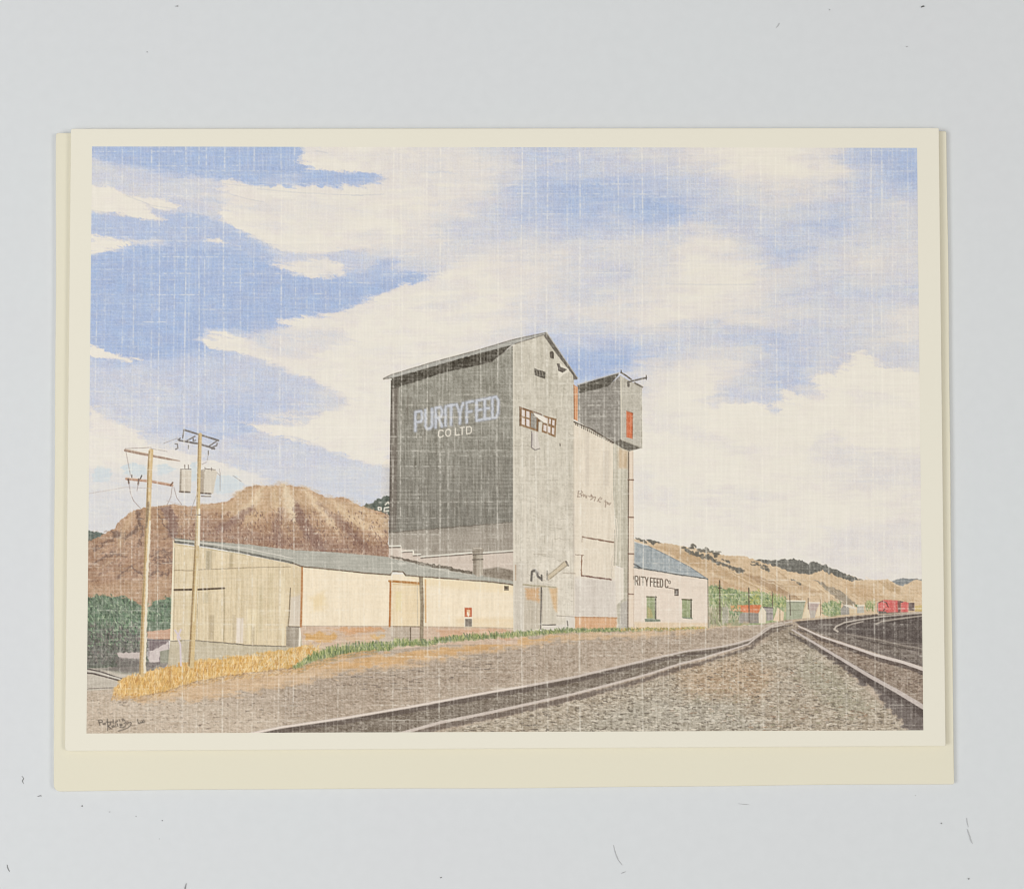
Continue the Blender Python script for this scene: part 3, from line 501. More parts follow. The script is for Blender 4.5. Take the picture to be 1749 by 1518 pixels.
def poles():
    # pole one
    line([(214,769),(240,774.5),(258,778),(286,783.5),(307,787)], [4.6, 4.2, 4, 3.6, 1], (156,132,118)); line([(214,767.5),(258,776)], 1.2, (192,170,150))
    line([(216,817.5),(258,822),(294,828.5)], 4.4, (176,138,118)); line([(216,815.6),(294,826.6)], 1.1, (204,178,158))
    for P in [[(225,811),(225,815)],[(242,812),(240,817)]]: line(P, 2, (84,76,74))
    for P in [[(219,818),(220,825)],[(237,818),(236,827)]]: line(P, 2.8, (110,92,86))
    line([(291,829),(295,824)], 2.4, (120,92,78))
    for P in [[(220,825),(223,842),(228,855),(240,868)],[(236,826),(234,838)],[(294,831),(292,848),(286,861)],[(297,832),(302,850),(310,861)],[(223,812),(260,764),(262,764)][:1] + [(214,766),(258,764)]]:
        line(P, 1.1, (148,136,138), alpha=.8)
    line([(258,770),(256,800),(254,860),(250,960),(246,1050),(243,1150)], [8, 8, 8, 8.5, 9.5, 10.5], (204,176,130), tex=[('v', 8)])
    line([(255,771),(253,800),(251,860),(247,960),(243,1050),(239,1150)], [2.4, 2.4, 2.4, 2.4, 2.6, 3], (150,126,92), alpha=.85)
    line([(254,858),(250,900)], 4, (112,96,84), alpha=.6)
    line([(256,890),(252.5,960),(249.5,1040),(247,1148)], [3, 4, 4.5, 4], (222,212,192), rough=.6)
    # pole two
    DG = (116,112,112)
    line([(314,734),(340,742),(373,752)], 3, DG); line([(306,752),(340,758),(366,766)], 3.2, DG)
    for P in [[(314,735),(312,748)],[(333,745),(320,752)],[(372,752),(357,762)],[(371,757),(370,761),(364,763),(362,767)],[(330,749),(330,753),(334,752)]]: line(P, 2.1, DG)
    for P in [[(299,758),(303,758),(304,765),(300,767)],[(322,761),(322,766)],[(356,770),(356,776)],[(304,751),(308,748)]]: line(P, 2, (108,106,108))
    for P in [[(356,776),(354,786)],[(375,801),(376,808),(376,838)],[(304,748),(280,757)],[(335,848),(328,866),(326,880)],[(345,793),(353,789)],[(258,766),(285,771)],[(376,812),(366,803),(352,800)],[(398,812),(412,822)][:2]]:
        line(P, 1.1, (150,146,150), alpha=.75)
    line([(150,843),(180,838),(214,832),(260,834)], 1, (168,160,164), alpha=.5); line([(285,855),(330,868)], 1, (170,160,160), alpha=.5)
    poly([(308,802),(327,803),(326,839),(307,840)], (206,196,182), tex=[('v', 5)]); line([(309,802),(308,839)], 3, (150,140,128)); line([(307,839.5),(324,840.5)], 2.8, (104,92,84)); line([(309,801),(326,801)], 1.4, (132,124,118))
    for x in (315.5, 322): line([(x, 794), (x, 801)], 1.8, (122,112,108))
    poly([(343,803),(349,800),(366,802),(371,806),(364,843),(342,843)], (205,196,182), tex=[('v', 5)]); poly([(342,804),(350,802),(349,842),(342,842)], (160,146,130), alpha=.8); line([(343,842),(360,843)], 2.6, (104,92,84)); line([(344,847),(360,847.5)], 1.8, (120,110,104)); line([(350,846),(358,846)], 1, (226,220,206))
    line([(344,803),(352,800.5),(368,802)], 1.3, (130,120,114)); 
    for x in (350, 361): line([(x, 799), (x, 803)], 1.6, (122,112,108))
    line([(342,742),(340,800),(338,880),(335,960),(331,1040),(327,1136)], [6, 6, 6.5, 8, 9, 9.5], (202,178,134), tex=[('v', 7)])
    line([(339.5,744),(338,800),(336,880),(332,960),(328,1040),(323,1136)], [2, 2, 2.2, 2.6, 3, 3.4], (146,122,90), alpha=.85)
    line([(340.5,870),(339.5,930)], 3.4, (228,218,198)); line([(333,879),(343,879)], 1.6, (112,92,80)); line([(337,962),(331,1060)], 2.4, (224,212,182), alpha=.8)
    # pale cross post
    line([(299,1076),(308,1090)], 3, (206,194,198)); line([(309,1075),(303,1088),(308,1100),(309,1136)], 3, (206,194,198))

GLY = {
 'P': [[(0,1),(0,0),(.8,0),(1,.15),(1,.4),(.8,.55),(0,.55)]], 'U': [[(0,0),(0,.85),(.25,1),(.75,1),(1,.85),(1,0)]],
 'R': [[(0,1),(0,0),(.8,0),(1,.15),(1,.4),(.8,.52),(0,.52)],[(.45,.52),(1,1)]], 'I': [[(.5,0),(.5,1)]], 'T': [[(0,0),(1,0)],[(.5,0),(.5,1)]],
 'Y': [[(0,0),(.5,.5),(1,0)],[(.5,.5),(.5,1)]], 'F': [[(1,0),(0,0),(0,1)],[(0,.48),(.75,.48)]], 'E': [[(1,0),(0,0),(0,1),(1,1)],[(0,.48),(.75,.48)]],
 'D': [[(0,0),(.65,0),(1,.2),(1,.8),(.65,1),(0,1),(0,0)]], 'C': [[(1,.15),(.75,0),(.25,0),(0,.2),(0,.8),(.25,1),(.75,1),(1,.85)]],
 'O': [[(.3,0),(.7,0),(1,.25),(1,.75),(.7,1),(.3,1),(0,.75),(0,.25),(.3,0)]], 'L': [[(0,0),(0,1),(1,1)]] }
def glyph(ch, q, w, col, **k):
    (ax, ay), (bx, by), (cx_, cy_), (dx, dy) = q
    for st in GLY[ch]:
        P = []
        for u, v in st:
            P.append(((ax * (1 - u) + bx * u) * (1 - v) + (dx * (1 - u) + cx_ * u) * v, (ay * (1 - u) + by * u) * (1 - v) + (dy * (1 - u) + cy_ * u) * v))
        line(P, w, col, **k)

def elevator():
    r = np.random.RandomState(61)
    # low wing wall behind the shed roof
    poly([(664,905),(878,890),(878,990),(830,984),(805,978),(717,963),(664,952)], (158,150,140), tex=[('v', 9), ('grain', 5)])
    poly([(664,934),(686,936),(706,944),(720,950),(806,944),(878,941),(878,992),(805,978),(717,963),(664,952)], (202,188,176), tex=[('grain', 7)])
    for P in [[(665,932.5),(684,932)],[(686,941),(704,940)],[(706,946.5),(718,946)],[(719,950.5),(806,943.5)],[(823,943.8),(878,940)]]:
        line([(x, y + 2.2) for x, y in P], 2, (110,100,92)); line(P, 2.2, (226,218,206))
    line([(685,933),(685.5,950)], 1.8, (224,216,202)); line([(706,941),(706,947)], 2.4, (224,216,202))
    line([(667,951),(690,955),(717,962),(760,969),(805,978)], [2, 4, 5, 5, 6], (112,104,94), rough=1, tex=[('grain', 14)])
    line([(717,967),(780,977),(805,981)], 1.5, (200,194,182), alpha=.7)
    poly([(824,972),(850,968),(878,974),(878,992),(840,986),(826,984)], (138,128,116), soft=4, tex=[('grain', 12)])
    poly([(808,946),(825,944),(825,981),(817,985),(808,979)], (176,166,152), tex=[('v', 7)]); poly([(808,946),(814,945),(814,984),(808,979)], (134,124,112), soft=2, alpha=.8); poly([(806,937),(812,934),(822,935),(827,938),(824,946),(808,947)], (150,140,128), tex=[('grain', 14)]); line([(807,955.5),(825,955)], 1.6, (96,88,80)); line([(808,947),(825,946)], 1.4, (90,82,76)); line([(809,936),(823,936.5)], 1.5, (196,188,174))
    # main dark side wall
    W = [(669,650),(839,619),(878,588),(878,891.5),(665.5,909)]
    poly(W, (146,144,135), tex=[('v', 12), ('grain', 11), ('mid', 3)], grad=(700, 640, 700, 900, (130,128,121)))
    poly([(669,800),(878,780),(878,891),(665,909)], (126,123,116), soft=40, alpha=.4, tex=[('v', 9)])
    poly([(669,650),(680,650),(677,905),(665,908)], (104,96,90), soft=5, alpha=.7, tex=[('v', 8)])
    line([(668.5,650),(665.5,909)], 1.8, (84,78,74)); line([(666,909),(740,903),(800,898),(878,891)], 1.8, (104,98,90), rough=.6, alpha=.8)
    for _ in range(140):
        x = r.uniform(670, 876); y = r.uniform(665, 890); L = r.uniform(8, 40)
        line([(x, y), (x + r.normal(0, .6), y + L)], r.uniform(.9, 2), [(104,100,92),(160,156,146),(112,106,98)][r.randint(3)], soft=1.3, alpha=r.uniform(.15, .5))
    poly([(668.5,645),(740,625),(800,608),(876,587.5),(858,604),(839,619),(760,636),(670,664.5)], (82,79,73), tex=[('grain', 22)], rough2=.5)
    poly([(655,646.5),(668,640.5),(740,619),(800,603),(877,580),(933,568.5),(930,573),(877,588.5),(800,608),(740,625.5),(668,646),(657,648)], (166,165,160), tex=[('h', 5)])
    line([(655,646.5),(668,640.2),(740,618.5),(810,600),(877,580),(933,568)], 1.6, (122,118,112)); line([(655,647.5),(668,645.5)], 1.6, (112,106,98)); line([(880,587.5),(929,572.2)], 1.8, (104,96,88))
    # gable face
    poly([(876,589),(929,572.5),(980,640),(980,720),(980,1078),(877,1083)], (194,188,174), tex=[('v', 8), ('grain', 8), ('mid', 3)], grad=(900, 640, 900, 1000, (207,199,185)))
    line([(877.5,590),(878,1080)], 2, (218,211,196), alpha=.8)
    for _ in range(220):
        x = r.uniform(880, 978); y = r.uniform(610, 1040); 
        if y < 590 + max(0, (x - 929)) * 1.3 + 6: continue
        if r.rand() < .55: line([(x, y), (x + r.normal(0, .5), y + r.uniform(5, 30))], r.uniform(.8, 1.8), [(162,156,140),(220,214,198)][r.randint(2)], soft=1.2, alpha=r.uniform(.2, .5))
        else: line([(x, y), (min(x + r.uniform(5, 28), 979), y + r.uniform(0, 4))], 1.1, (160,152,138), soft=1.2, rough=1, alpha=r.uniform(.2, .5))
    poly([(878,960),(900,960),(897,1080),(878,1082)], (190,182,170), soft=8, alpha=.6, tex=[('v', 8)])
    line([(896,800),(897,1000),(895,1075)], 5, (222,214,200), alpha=.45, soft=3)
    poly([(929,574),(933,567.5),(940,578),(963,612),(986.5,645),(986,648),(979.5,649),(979,641),(950,604)], (106,101,94), tex=[('grain', 8)]); line([(934,568),(987,646)], 1.3, (176,172,164))
    poly([(939,602),(941,600),(944,600),(946,603),(946,613),(940,611.5)], (86,80,74)); line([(941.5,604),(942,610)], 1.6, (120,112,104))
    poly([(912.5,629),(932,635.5),(931,647),(913,641)], (84,80,74)); 
    for x in (917, 921.5, 926): line([(x, 634), (x + .6, 641)], 1.6, (136,130,120))
    poly([(956,620),(971,630),(972,635),(962,640),(956,646),(953,640)], (222,216,202), alpha=.8); poly([(951,621),(956,621),(957,626.5),(969,631),(961,636.5),(953,633),(953,628)], (92,86,82)); 
    # windows with awning
    WF = (140,110,82); WP = (214,203,198)
    poly([(887.5,695),(925,708),(920,737.5),(888,727)], WF); 
    for q in [[(891,699),(896.5,700.8),(896.5,711.5),(891,710)],[(899,701.5),(904.5,703.3),(904.5,714),(899,712.3)],[(891,713),(896.5,714.8),(896.5,726),(891,724.5)],[(899,715.3),(904.5,717),(904.5,729),(899,727)]]: poly(q, WP, soft=1)
    poly([(907,705),(917,708),(916,733),(906.5,729)], (142,138,132), tex=[('grain', 8)]); line([(919.5,712),(919,736)], 2, (96,76,60))
    line([(887.5,695),(925,708)], 1.5, (112,82,60)); line([(888,696),(888,727)], 1.5, (100,76,58))
    poly([(928,709),(950.5,715.5),(949,747),(925,737.5)], WF)
    for q in [[(931,713),(935.5,714.4),(935,722),(930,720.5)],[(938,715),(941,716),(940.6,724.4),(937.6,723.4)],[(943.5,717),(947.5,718),(947,727),(943,725.5)],[(928.5,725),(933.5,726.6),(933,737),(928,735)],[(936,727.5),(940.2,729),(939.8,739.6),(935.6,738)],[(943,730),(946.8,731.2),(946.2,742.4),(942.5,741)]]: poly(q, WP, soft=1)
    poly([(910,703),(925,708.5),(932,714),(935,724),(928,722),(914,711)], (226,219,208)); line([(911,704),(926,709.5)], 1.4, (150,140,132)); line([(914,711),(928,722),(935,724)], 1.2, (140,124,110))
    poly([(920,720),(926,722),(924,737),(919.5,737)], (208,202,190)); 
    poly([(907.5,737),(918.5,738),(919,750),(922.5,764),(916,768.5),(908,765)], (204,196,188), tex=[('v', 5)]); line([(908,737),(907.5,764),(914,768.5),(922,766)], 1.5, (120,112,112)); line([(909.5,740),(910,760)], 2, (168,160,158), alpha=.8)
    line([(956.5,757),(956.7,761)], 1.6, (96,88,80)); line([(954,756),(962,758)], 1, (196,188,172))
    # middle wall
    poly([(979.5,718),(1048,755),(1048,843),(1052,906),(1052,965),(1056,1075),(979.5,1078)], (218,207,190), tex=[('v', 5.5), ('grain', 3.5)])
    poly([(980,985),(1053,990),(1055,1055),(980,1055)], (207,199,191), soft=10, alpha=.85, tex=[('v', 5), ('grain', 4)])
    line([(980,722),(979.5,900),(980,1075)], 1.3, (190,180,164), alpha=.8)
    for (x0, x1, y0, y1, al) in [(984,990,1000,1050,.3),(1000,1006,735,830,.25),(1030,1040,770,830,.25),(1010,1018,990,1050,.3),(978,982,860,960,.4)]:
        poly([(x0, y0), (x1, y0), (x1, y1), (x0, y1)], (180,170,160), soft=4, alpha=al)
    poly([(982,1053),(1054,1054),(1053,1074),(982,1073)], (210,166,130), rough2=.5, tex=[('v', 8)]); line([(982,1053.5),(1054,1054.5)], 1.4, (170,128,98))
    poly([(966,1052),(981,1050),(981,1076),(930,1078),(927,1068),(966,1066)], (212,205,196), alpha=.8); line([(969,1060),(970,1068)], 2, (112,106,102)); line([(950,1051),(980,1053)], 1.2, (160,150,138))
    # right strip and pipe
    poly([(1047,755),(1075,770),(1074,1077),(1056,1077),(1053,1033),(1064,1022),(1064,970),(1050,965),(1052,906),(1047,843)], (186,180,164), tex=[('v', 10), ('grain', 6)])
    poly([(1056,765),(1073,770),(1072,800),(1056,800)], (200,168,132), soft=7, alpha=.6, tex=[('v', 10)]); poly([(1049,968),(1065,970),(1065,1022),(1054,1030)], (218,209,196), tex=[('v', 4)]); poly([(1060,1030),(1073,1024),(1073,1075),(1058,1075)], (176,170,162), soft=3, tex=[('v', 8)])
    line([(1049,884),(1053,886),(1054.5,906),(1052,960)], 1.6, (218,210,196)); line([(1050,905),(1049,965)], 1.4, (160,152,138)); line([(1059,800),(1060,960)], 1.4, (222,214,196), alpha=.7)
    poly([(1074,771),(1081.5,769),(1083,1075),(1073,1077)], (221,204,186), tex=[('v', 4)]); line([(1074,772),(1073,900),(1072.5,1074)], 1.7, (112,98,88)); line([(1081,772),(1082.5,1072)], 1, (196,176,158))
    for y in (819, 883, 945.5, 1014): line([(1073, y), (1082, y + .2)], 2.2, (122,96,84))
    for P, w, c in [([(994.5,917),(1010,919.5),(1048,926)], 2.4, (134,108,94)), ([(994,983),(1010,985),(1044,989.5)], 2.4, (120,92,84)), ([(983,947),(996,948)], 1.6, (150,130,118)), ([(993.5,949),(993,968),(993,984)], 1.8, (134,100,80)), ([(1046,949),(1044.5,988)], 1, (190,178,164)), ([(994,918),(994,925)], 1, (170,150,134))]: line(P, w, c, rough=.4)
    # pencil writing on the wall
    GC = (160,142,128)
    for P in [[(988,838.5),(986.8,847.5)],[(988,838.5),(993,838),(994.5,841),(990,843.5),(994,845),(993,848),(986,848.4)],[(996,844),(997,848),(999,844.5),(1001,850)],[(1002.5,846),(1001.5,850)],
              [(1005.5,847),(1008,848.5),(1010,844.5),(1011,849)],[(1009,853),(1011,851.5),(1013.5,850),(1011,846)],[(1013,848.5),(1017.5,848.8),(1015,855.5)],[(1020,856),(1024,851),(1026,849)],[(1022,852.5),(1023.5,857),(1026,856.8)],[(1026,853),(1028,851)],[(1032.5,856),(1034,854.4),(1035.5,857.5),(1033.5,857.5)],[(1035.5,857),(1033.8,866)],[(1037.5,857.5),(1038,861),(1040,859)],[(1040.5,862),(1043.5,858.6)]]:
        line(P, 1.5, GC, soft=1.2)
    # red strip, upper tower
    poly([(979.5,657),(987,661),(986.5,719),(980.5,716)], (205,142,100)); line([(980.3,658),(980.5,716)], 1.3, (140,100,76)); line([(983.5,662),(983.5,714)], 1.2, (222,172,136))
    poly([(987,671),(1040,658),(1060,641),(1061,752),(1050,755),(987,720)], (141,137,131), tex=[('grain', 12), ('v', 5)])
    poly([(986.5,658),(1020,648),(1057,637),(1056,641),(1042,657),(1038,660),(1010,667),(988,672)], (92,89,83), tex=[('grain', 18)]); line([(986,657),(1020,647),(1058,636.5)], 1.3, (176,174,168))
    poly([(1060,642),(1096,661.5),(1096,764.5),(1061,751)], (184,179,167), tex=[('grain', 9), ('v', 4)]); line([(1060.5,643),(1061,751)], 1.6, (212,206,190)); line([(1096,664),(1096,764)], 1.2, (150,144,130))
    line([(1060.5,636),(1070,642),(1078,648)], 2.4, (96,90,82)); line([(1061,632.5),(1061,637)], 1.6, (96,90,82))
    line([(1073.5,652.5),(1085,649.5),(1104,645)], 2.8, (104,100,94)); line([(1104,641.5),(1104,648)], 1.8, (88,84,80)); line([(1073,653),(1073.5,659)], 4.4, (110,106,100)); line([(1084,654),(1097,661)], 3, (112,107,98))
    poly([(1069.5,701.5),(1080.8,705.5),(1080.2,749.5),(1070,746.5)], (206,112,76), tex=[('v', 6)]); line([(1069.8,702),(1080.8,705.8),(1080.2,749)], 1.1, (150,92,66)); line([(1070,716),(1070,746)], 1.2, (160,96,70), alpha=.6)
    poly([(1046,755),(1060,750.5),(1096.5,764.5),(1075,770.5),(1064,766)], (104,100,93), tex=[('grain', 14)]); line([(1061,751),(1096,765)], 1, (170,164,150))
    line([(980.5,720.5),(1010,733),(1048,756)], 2.4, (92,84,76))
    for i in range(19):
        t = i / 18; x = 983 + t * 62; y = 722.5 + t * 31.5; line([(x, y), (x + .5, y + 3)], 1.7, (110,100,90), soft=1)
    # front door and ducts
    poly([(896,1001),(924,1002),(924,1072),(895,1078)], (192,182,166), tex=[('v', 9)]); poly([(898,1004),(922,1005),(921,1028),(899,1024)], (207,162,118), soft=6, rough=2, alpha=.8, tex=[('v', 10)])
    poly([(926,1002),(952,1003),(950,1066),(926,1068)], (202,194,178), tex=[('v', 8)]); poly([(938,1004),(952,1004),(951,1045),(946,1040)], (208,168,122), soft=6, alpha=.75, tex=[('v', 8)])
    line([(894,998),(912,1000),(949,1002.5)], 2.6, (168,158,134)); line([(924.5,1003),(924,1040),(923.5,1074)], [2.2, 2, 1.6], (78,72,68)); line([(926.5,1066.5),(936,1067),(949,1066.5)], 1.9, (92,86,80)); line([(926.5,1008),(926.5,1062)], 1, (170,160,146))
    line([(907.5,991),(908.5,976),(914,973.5),(919,984),(925,989)], 4, (106,102,98), soft=1.4, tex=[('grain', 12)]); line([(910,972),(915,972),(921,980)], 1.6, (168,164,158)); line([(925,982),(925.5,991)], 2.6, (100,96,92))
    line([(937,987),(952,974),(967,962)], 7.4, (196,182,158)); line([(934.5,975),(934.5,989)], 3, (120,114,106)); line([(937,990),(955,976),(969,965)], 1.2, (140,128,110)); line([(966.5,958.5),(970.5,965.5)], 3, (122,114,106)); line([(935,983),(951,970),(964,958.5)], 1.2, (150,138,118))
    line([(962,978),(982,979)], 1.6, (170,158,144)); line([(912,946),(935,947)], 1, (168,158,142)); line([(880.5,965),(880.5,990)], 2, (176,146,120), alpha=.7)
    # large sign
    def gx(u): return 708 + (852 - 708) * u
    def topy(x): return 704 + (677 - 704) * (x - 708) / 144
    def boty(x): return 736 + (712 - 736) * (x - 708) / 144
    L = [('P',709.5,721),('U',727,738),('R',744,755),('I',759,763),('T',765,776),('Y',780,791),('F',797,808),('E',814,824.5),('E',828,837),('D',841,851)]
    for ps in range(2):
        for ch, a, b in L:
            q = [(a, topy(a)), (b, topy(b)), (b, boty(b)), (a, boty(a))]
            if ps == 0: glyph(ch, q, 6.6, (152,156,166), soft=2.2, alpha=.7)
            else: glyph(ch, q, 3.7, (186,191,201), soft=1.5, rough=.5, tex=[('grain', 9)])
    L = [('C',748.8,757),('O',761.5,769.5),('L',778,784.5),('T',786,793),('D',797,805)]
    for ch, a, b in L:
        ty = lambda x: 735.5 + (728 - 735.5) * (x - 748) / 57; by = lambda x: 746.5 + (740 - 746.5) * (x - 748) / 57
        glyph(ch, [(a, ty(a)), (b, ty(b)), (b, by(b)), (a, by(a))], 2, (214,208,196), soft=1.1)
    for x, y0, y1 in [(716,740,760),(711,738,748),(776,750,770),(790,745,768)]: line([(x, y0), (x + .8, y1)], 1.6, (196,192,182), soft=1.4, alpha=.45)

def annex():
    poly([(1083,968),(1110,972),(1160,980),(1210,988),(1210,1072),(1083,1075)], (220,206,192), tex=[('grain', 4), ('h', 3)])
    poly([(1083,1062),(1210,1064),(1210,1073),(1083,1077)], (216,188,150), soft=5, alpha=.6, tex=[('v', 8)])
    poly([(1083.3,925),(1107,932),(1140,948),(1180,969),(1208,988.5),(1160,980.5),(1110,973),(1083.3,968)], (154,163,168), tex=[('grain', 9), ('v', 5)])
    line([(1083,968.5),(1110,973),(1160,981),(1209,988.5)], 2, (92,96,96), rough=.3); line([(1107,932),(1140,948),(1180,969),(1208,988)], 1.2, (120,128,134)); line([(1083,963),(1095,970)], 2.4, (92,96,98))
    line([(1083.5,925),(1107,931.5)], 1.2, (214,208,200)); line([(1140,976),(1200,985)], 1.2, (200,206,208), alpha=.6)
    C = (112,98,88)
    def q(a, b): 
        ty = lambda x: 983.6 + (989.6 - 983.6) * (x - 1084.5) / 55; by = lambda x: 998.2 + (1003.2 - 998.2) * (x - 1084.5) / 55
        return [(a, ty(a)), (b, ty(b)), (b, by(b)), (a, by(a))]
    line([(1082.3,984),(1082.6,989)], 1.3, C, alpha=.8)
    for ch, a, b in [('R',1085,1089.6),('I',1091.7,1093.7),('T',1095.4,1100.6),('Y',1102.4,1106.8),('F',1111,1115),('E',1117,1120.6),('E',1122.4,1125.8),('D',1127.8,1131.8),('C',1136.3,1140.6)]:
        glyph(ch, q(a, b), 1.9, C, soft=1.05)
    glyph('O', [(1141.8,991.5),(1145.2,992),(1145.2,996.4),(1141.8,996)], 1.3, C, soft=1)
    line([(1140.5,1003.2),(1152,1005.2)], 1.2, C); box(1152, 1005.3, 1159, 1017, (92,82,76)); box(1154.3, 1008, 1157.2, 1015, (150,144,140))
    for x0, x1, y0, y1 in [(1104.5,1121,1018,1056.5),(1165,1181.5,1022.5,1055)]:
        poly([(x0, y0), (x1, y0 + .8), (x1, y1), (x0, y1)], (150,160,124), tex=[('grain', 9)]); line([(x0, y0 + .8), (x1, y0 + 1.5)], 2, (100,96,76)); line([(x1 - 1.2, y0 + 1), (x1 - 1.2, y1)], 2.4, (92,88,80))
    poly([(1106,1036),(1112,1040),(1116,1054),(1106,1055)], (186,170,120), soft=4, alpha=.7); poly([(1101,1056),(1128,1057.5),(1128,1061),(1102,1061.5)], (120,132,118)); line([(1167,1054.5),(1182,1056)], 2, (120,134,116))
    line([(1209,990),(1209.5,1072)], 1.6, (150,140,124)); line([(1083,1066),(1083,1074)], 1, (180,160,140))

VT = [165,209,228,259,272,298,317,340,351,383,410,434,480,504,524,558,580,623,671.5,686,714,730,751.5,767,821.5,850,891,914.5,934.5,969,990,1032,1050,1057,1083,1096.6,1118,1140,1160,1176,1204,1231.5,1259.5,1299,1325,1344,1367,1380,1400,1413,1441.6,1457,1489,1506,1524.5,1550]
VS = {228:.6,272:1,317:1.1,340:.8,351:.7,383:.9,410:.7,434:.8,480:.8,504:.7,671.5:.9,686:.8,730:.6,751.5:.7,850:.8,891:1.1,914.5:1,934.5:.8,990:1,1057:.7,1096.6:1.1,1140:.8,1160:.9,1204:.9,1299:.8,1325:.9,1441.6:.8,1489:.9,1506:.7}
HT = [258,283,292,315,331,336,365,371.5,390,396.7,403.5,412,418.7,434,438,450,467,484,501.6,508.7,528.7,549.6,570,590,632,655,669,673,691.5,712,730,747,769,772,797,801.6,817,837,857,885,912,938,962,990,1014,1041,1066,1094,1120,1148,1175,1204,1230]
def linen():
    """the slubby linen print: threads where little ink took, some dashed, some continuous"""
    r = np.random.RandomState(77)
    lum = CV.mean(2); dark = np.clip((222 - lum) / 60, 0, 1.1)
    A = np.zeros((PH, PW), np.float32)
    mid = 866.0
    fy = (PYY - 250) / 1000.0
    for x in VT + [x + r.uniform(6, 16) for x in VT[::2]] :
        st = VS.get(x, .45) if x in VT else .28
        # threads fan out slightly towards the lower edge with the rest of the sheet
        xx = x + (fy - .15) * (x - mid) * .0105 + 1.1 * np.sin(PYY / 83.0 + x)
        d = np.abs(PXX - xx)
        w = r.uniform(.95, 1.55)
        sm = r.uniform(-1, 1, 40); lo = np.interp(np.arange(PH), np.linspace(0, PH, 40), sm)
        f2 = r.uniform(0, 1, PH // 3 + 2); f2 = np.interp(np.arange(PH) / 3, np.arange(len(f2)), f2); f2 = np.clip(f2 * 1.7 - .45, 0, 1)
        pr = np.clip(.75 + .5 * lo, .2, 1.15) * (.3 + 1.1 * f2)
        A = np.maximum(A, np.clip(1.25 - d / w, 0, 1) * (st * pr)[:, None] * np.where(PYY > 1075, .62, 1))
    A = np.clip(A + .17 * (np.sin(PXX * (2 * math.pi / 6.4) + 2.5 * vnoise(50, 90, 901)) > .55) * np.clip(.5 + vnoise(7, 40, 902), 0, 1) + .17 * (np.sin(PYY * (2 * math.pi / 6.1) + 2.5 * vnoise(90, 50, 903)) > .55) * np.clip(.5 + vnoise(40, 7, 904), 0, 1), 0, 1)
    for y in HT + [y + r.uniform(5, 11) for y in HT]:
        st = .70 if y in HT else .42
        yy = y + (PXX - 866) * r.uniform(-.002, .002) + .8 * np.sin(PXX / 120 + y)
        d = np.abs(PYY - yy); w = r.uniform(.9, 1.35)
        sm = r.uniform(-1, 1, 34); lo = np.interp(np.arange(PW), np.linspace(0, PW, 34), sm)
        f2 = r.uniform(0, 1, PW // 3 + 2); f2 = np.interp(np.arange(PW) / 3, np.arange(len(f2)), f2); f2 = np.clip(f2 * 1.7 - .5, 0, 1)
        pr = np.clip(.45 + .85 * lo, .15, 1.1) * (.25 + .95 * f2)
        A = np.maximum(A, np.clip(1.2 - d / w, 0, 1) * (st * pr)[None, :])
    # fine weave everywhere
    wv = .5 * np.clip(vnoise(1.5, 14, 501), 0, 1) ** 2 + .5 * np.clip(vnoise(14, 1.5, 502), 0, 1) ** 2
    pits = np.clip((vnoise(1.7, 2.2, 503) - .62) / .38, 0, 1)
    A = np.clip(A + .30 * wv + .24 * pits, 0, 1)
    k = np.clip(A * (.62 + .24 * dark), 0, .64)[..., None]
    CV[:] = CV * (1 - k) + np.array([237, 230, 216], np.float32) * k
    CV[:] += (vnoise(1.4, 1.4, 601) * 4.0 * (.3 + dark))[..., None] + (vnoise(2, 40, 602) * 2.2 + vnoise(40, 2, 603) * 1.6)[..., None]

def soften(c, sat, shift):
    g = c @ np.array([.3, .59, .11], np.float32)
    return g[..., None] + (c - g[..., None]) * sat + np.array(shift, np.float32)

def signature():
    C = (88,80,72)
    sc = 120 / 1749.0
    for P in [[(255,290),(320,275),(370,300),(360,335),(280,345)],[(275,310),(300,410)],[(375,370),(410,365),(435,350),(440,385),(380,385)],[(485,250),(490,340),(500,450),(495,540)],[(460,325),(520,330)],[(545,320),(560,400),(580,320)],[(630,265),(630,350)],[(700,310),(690,345),(740,310),(730,290)],[(785,270),(795,305)],[(850,255),(880,250),(920,290),(860,300),(855,270)],
              [(500,430),(540,410)],[(500,430),(580,490)],[(600,430),(650,415),(660,445),(615,460),(600,440)],[(690,400),(705,450)],[(735,370),(750,440)],[(800,380),(850,380),(855,420),(810,430),(800,390)],[(900,370),(930,340),(960,340),(950,390),(930,440),(860,470),(800,460)],[(1020,350),(1060,330),(1085,350),(1060,420),(1000,470),(900,510),(760,555)],[(1000,330),(990,380)],
              [(1240,260),(1235,300)],[(1255,330),(1265,370),(1300,360),(1310,330)],[(1330,350),(1370,310),(1390,270)],[(1350,340),(1400,340),(1420,300)]]:
        line([(150 + x * sc, 1210 + y * sc) for x, y in P], 1.5, C, soft=1.15, alpha=.92)

def paint_picture():
    sky(); CV[:] = soften(CV, .86, (3, 3, 1.5))
    base = CV.copy(); hills(); far_row(); ground(); left_yard(); shed(); elevator(); annex(); grass(); poles()
    inked = (np.abs(CV - base).max(2) > .5)[..., None]
    CV[:] = np.where(inked, 232 - (232 - soften(CV, .88, (4, 1, -3))) * 1.07, CV)
    CV[:] += inked * ((vnoise(1.3, 1.3, 811) * 5 + WHITE * 3.2)[..., None] * np.clip((235 - CV.mean(2)) / 90, .15, 1)[..., None])
    # crisp ink: lift local contrast a little
    K = np.array([.06, .25, .38, .25, .06], np.float32); B = CV.copy()
    for ax in (0, 1): B = sum(K[i] * np.roll(B, i - 2, ax) for i in range(5))
    CV[:] = np.clip(CV + .8 * (CV - B), 30, 243)
    linen(); signature()
    return CV
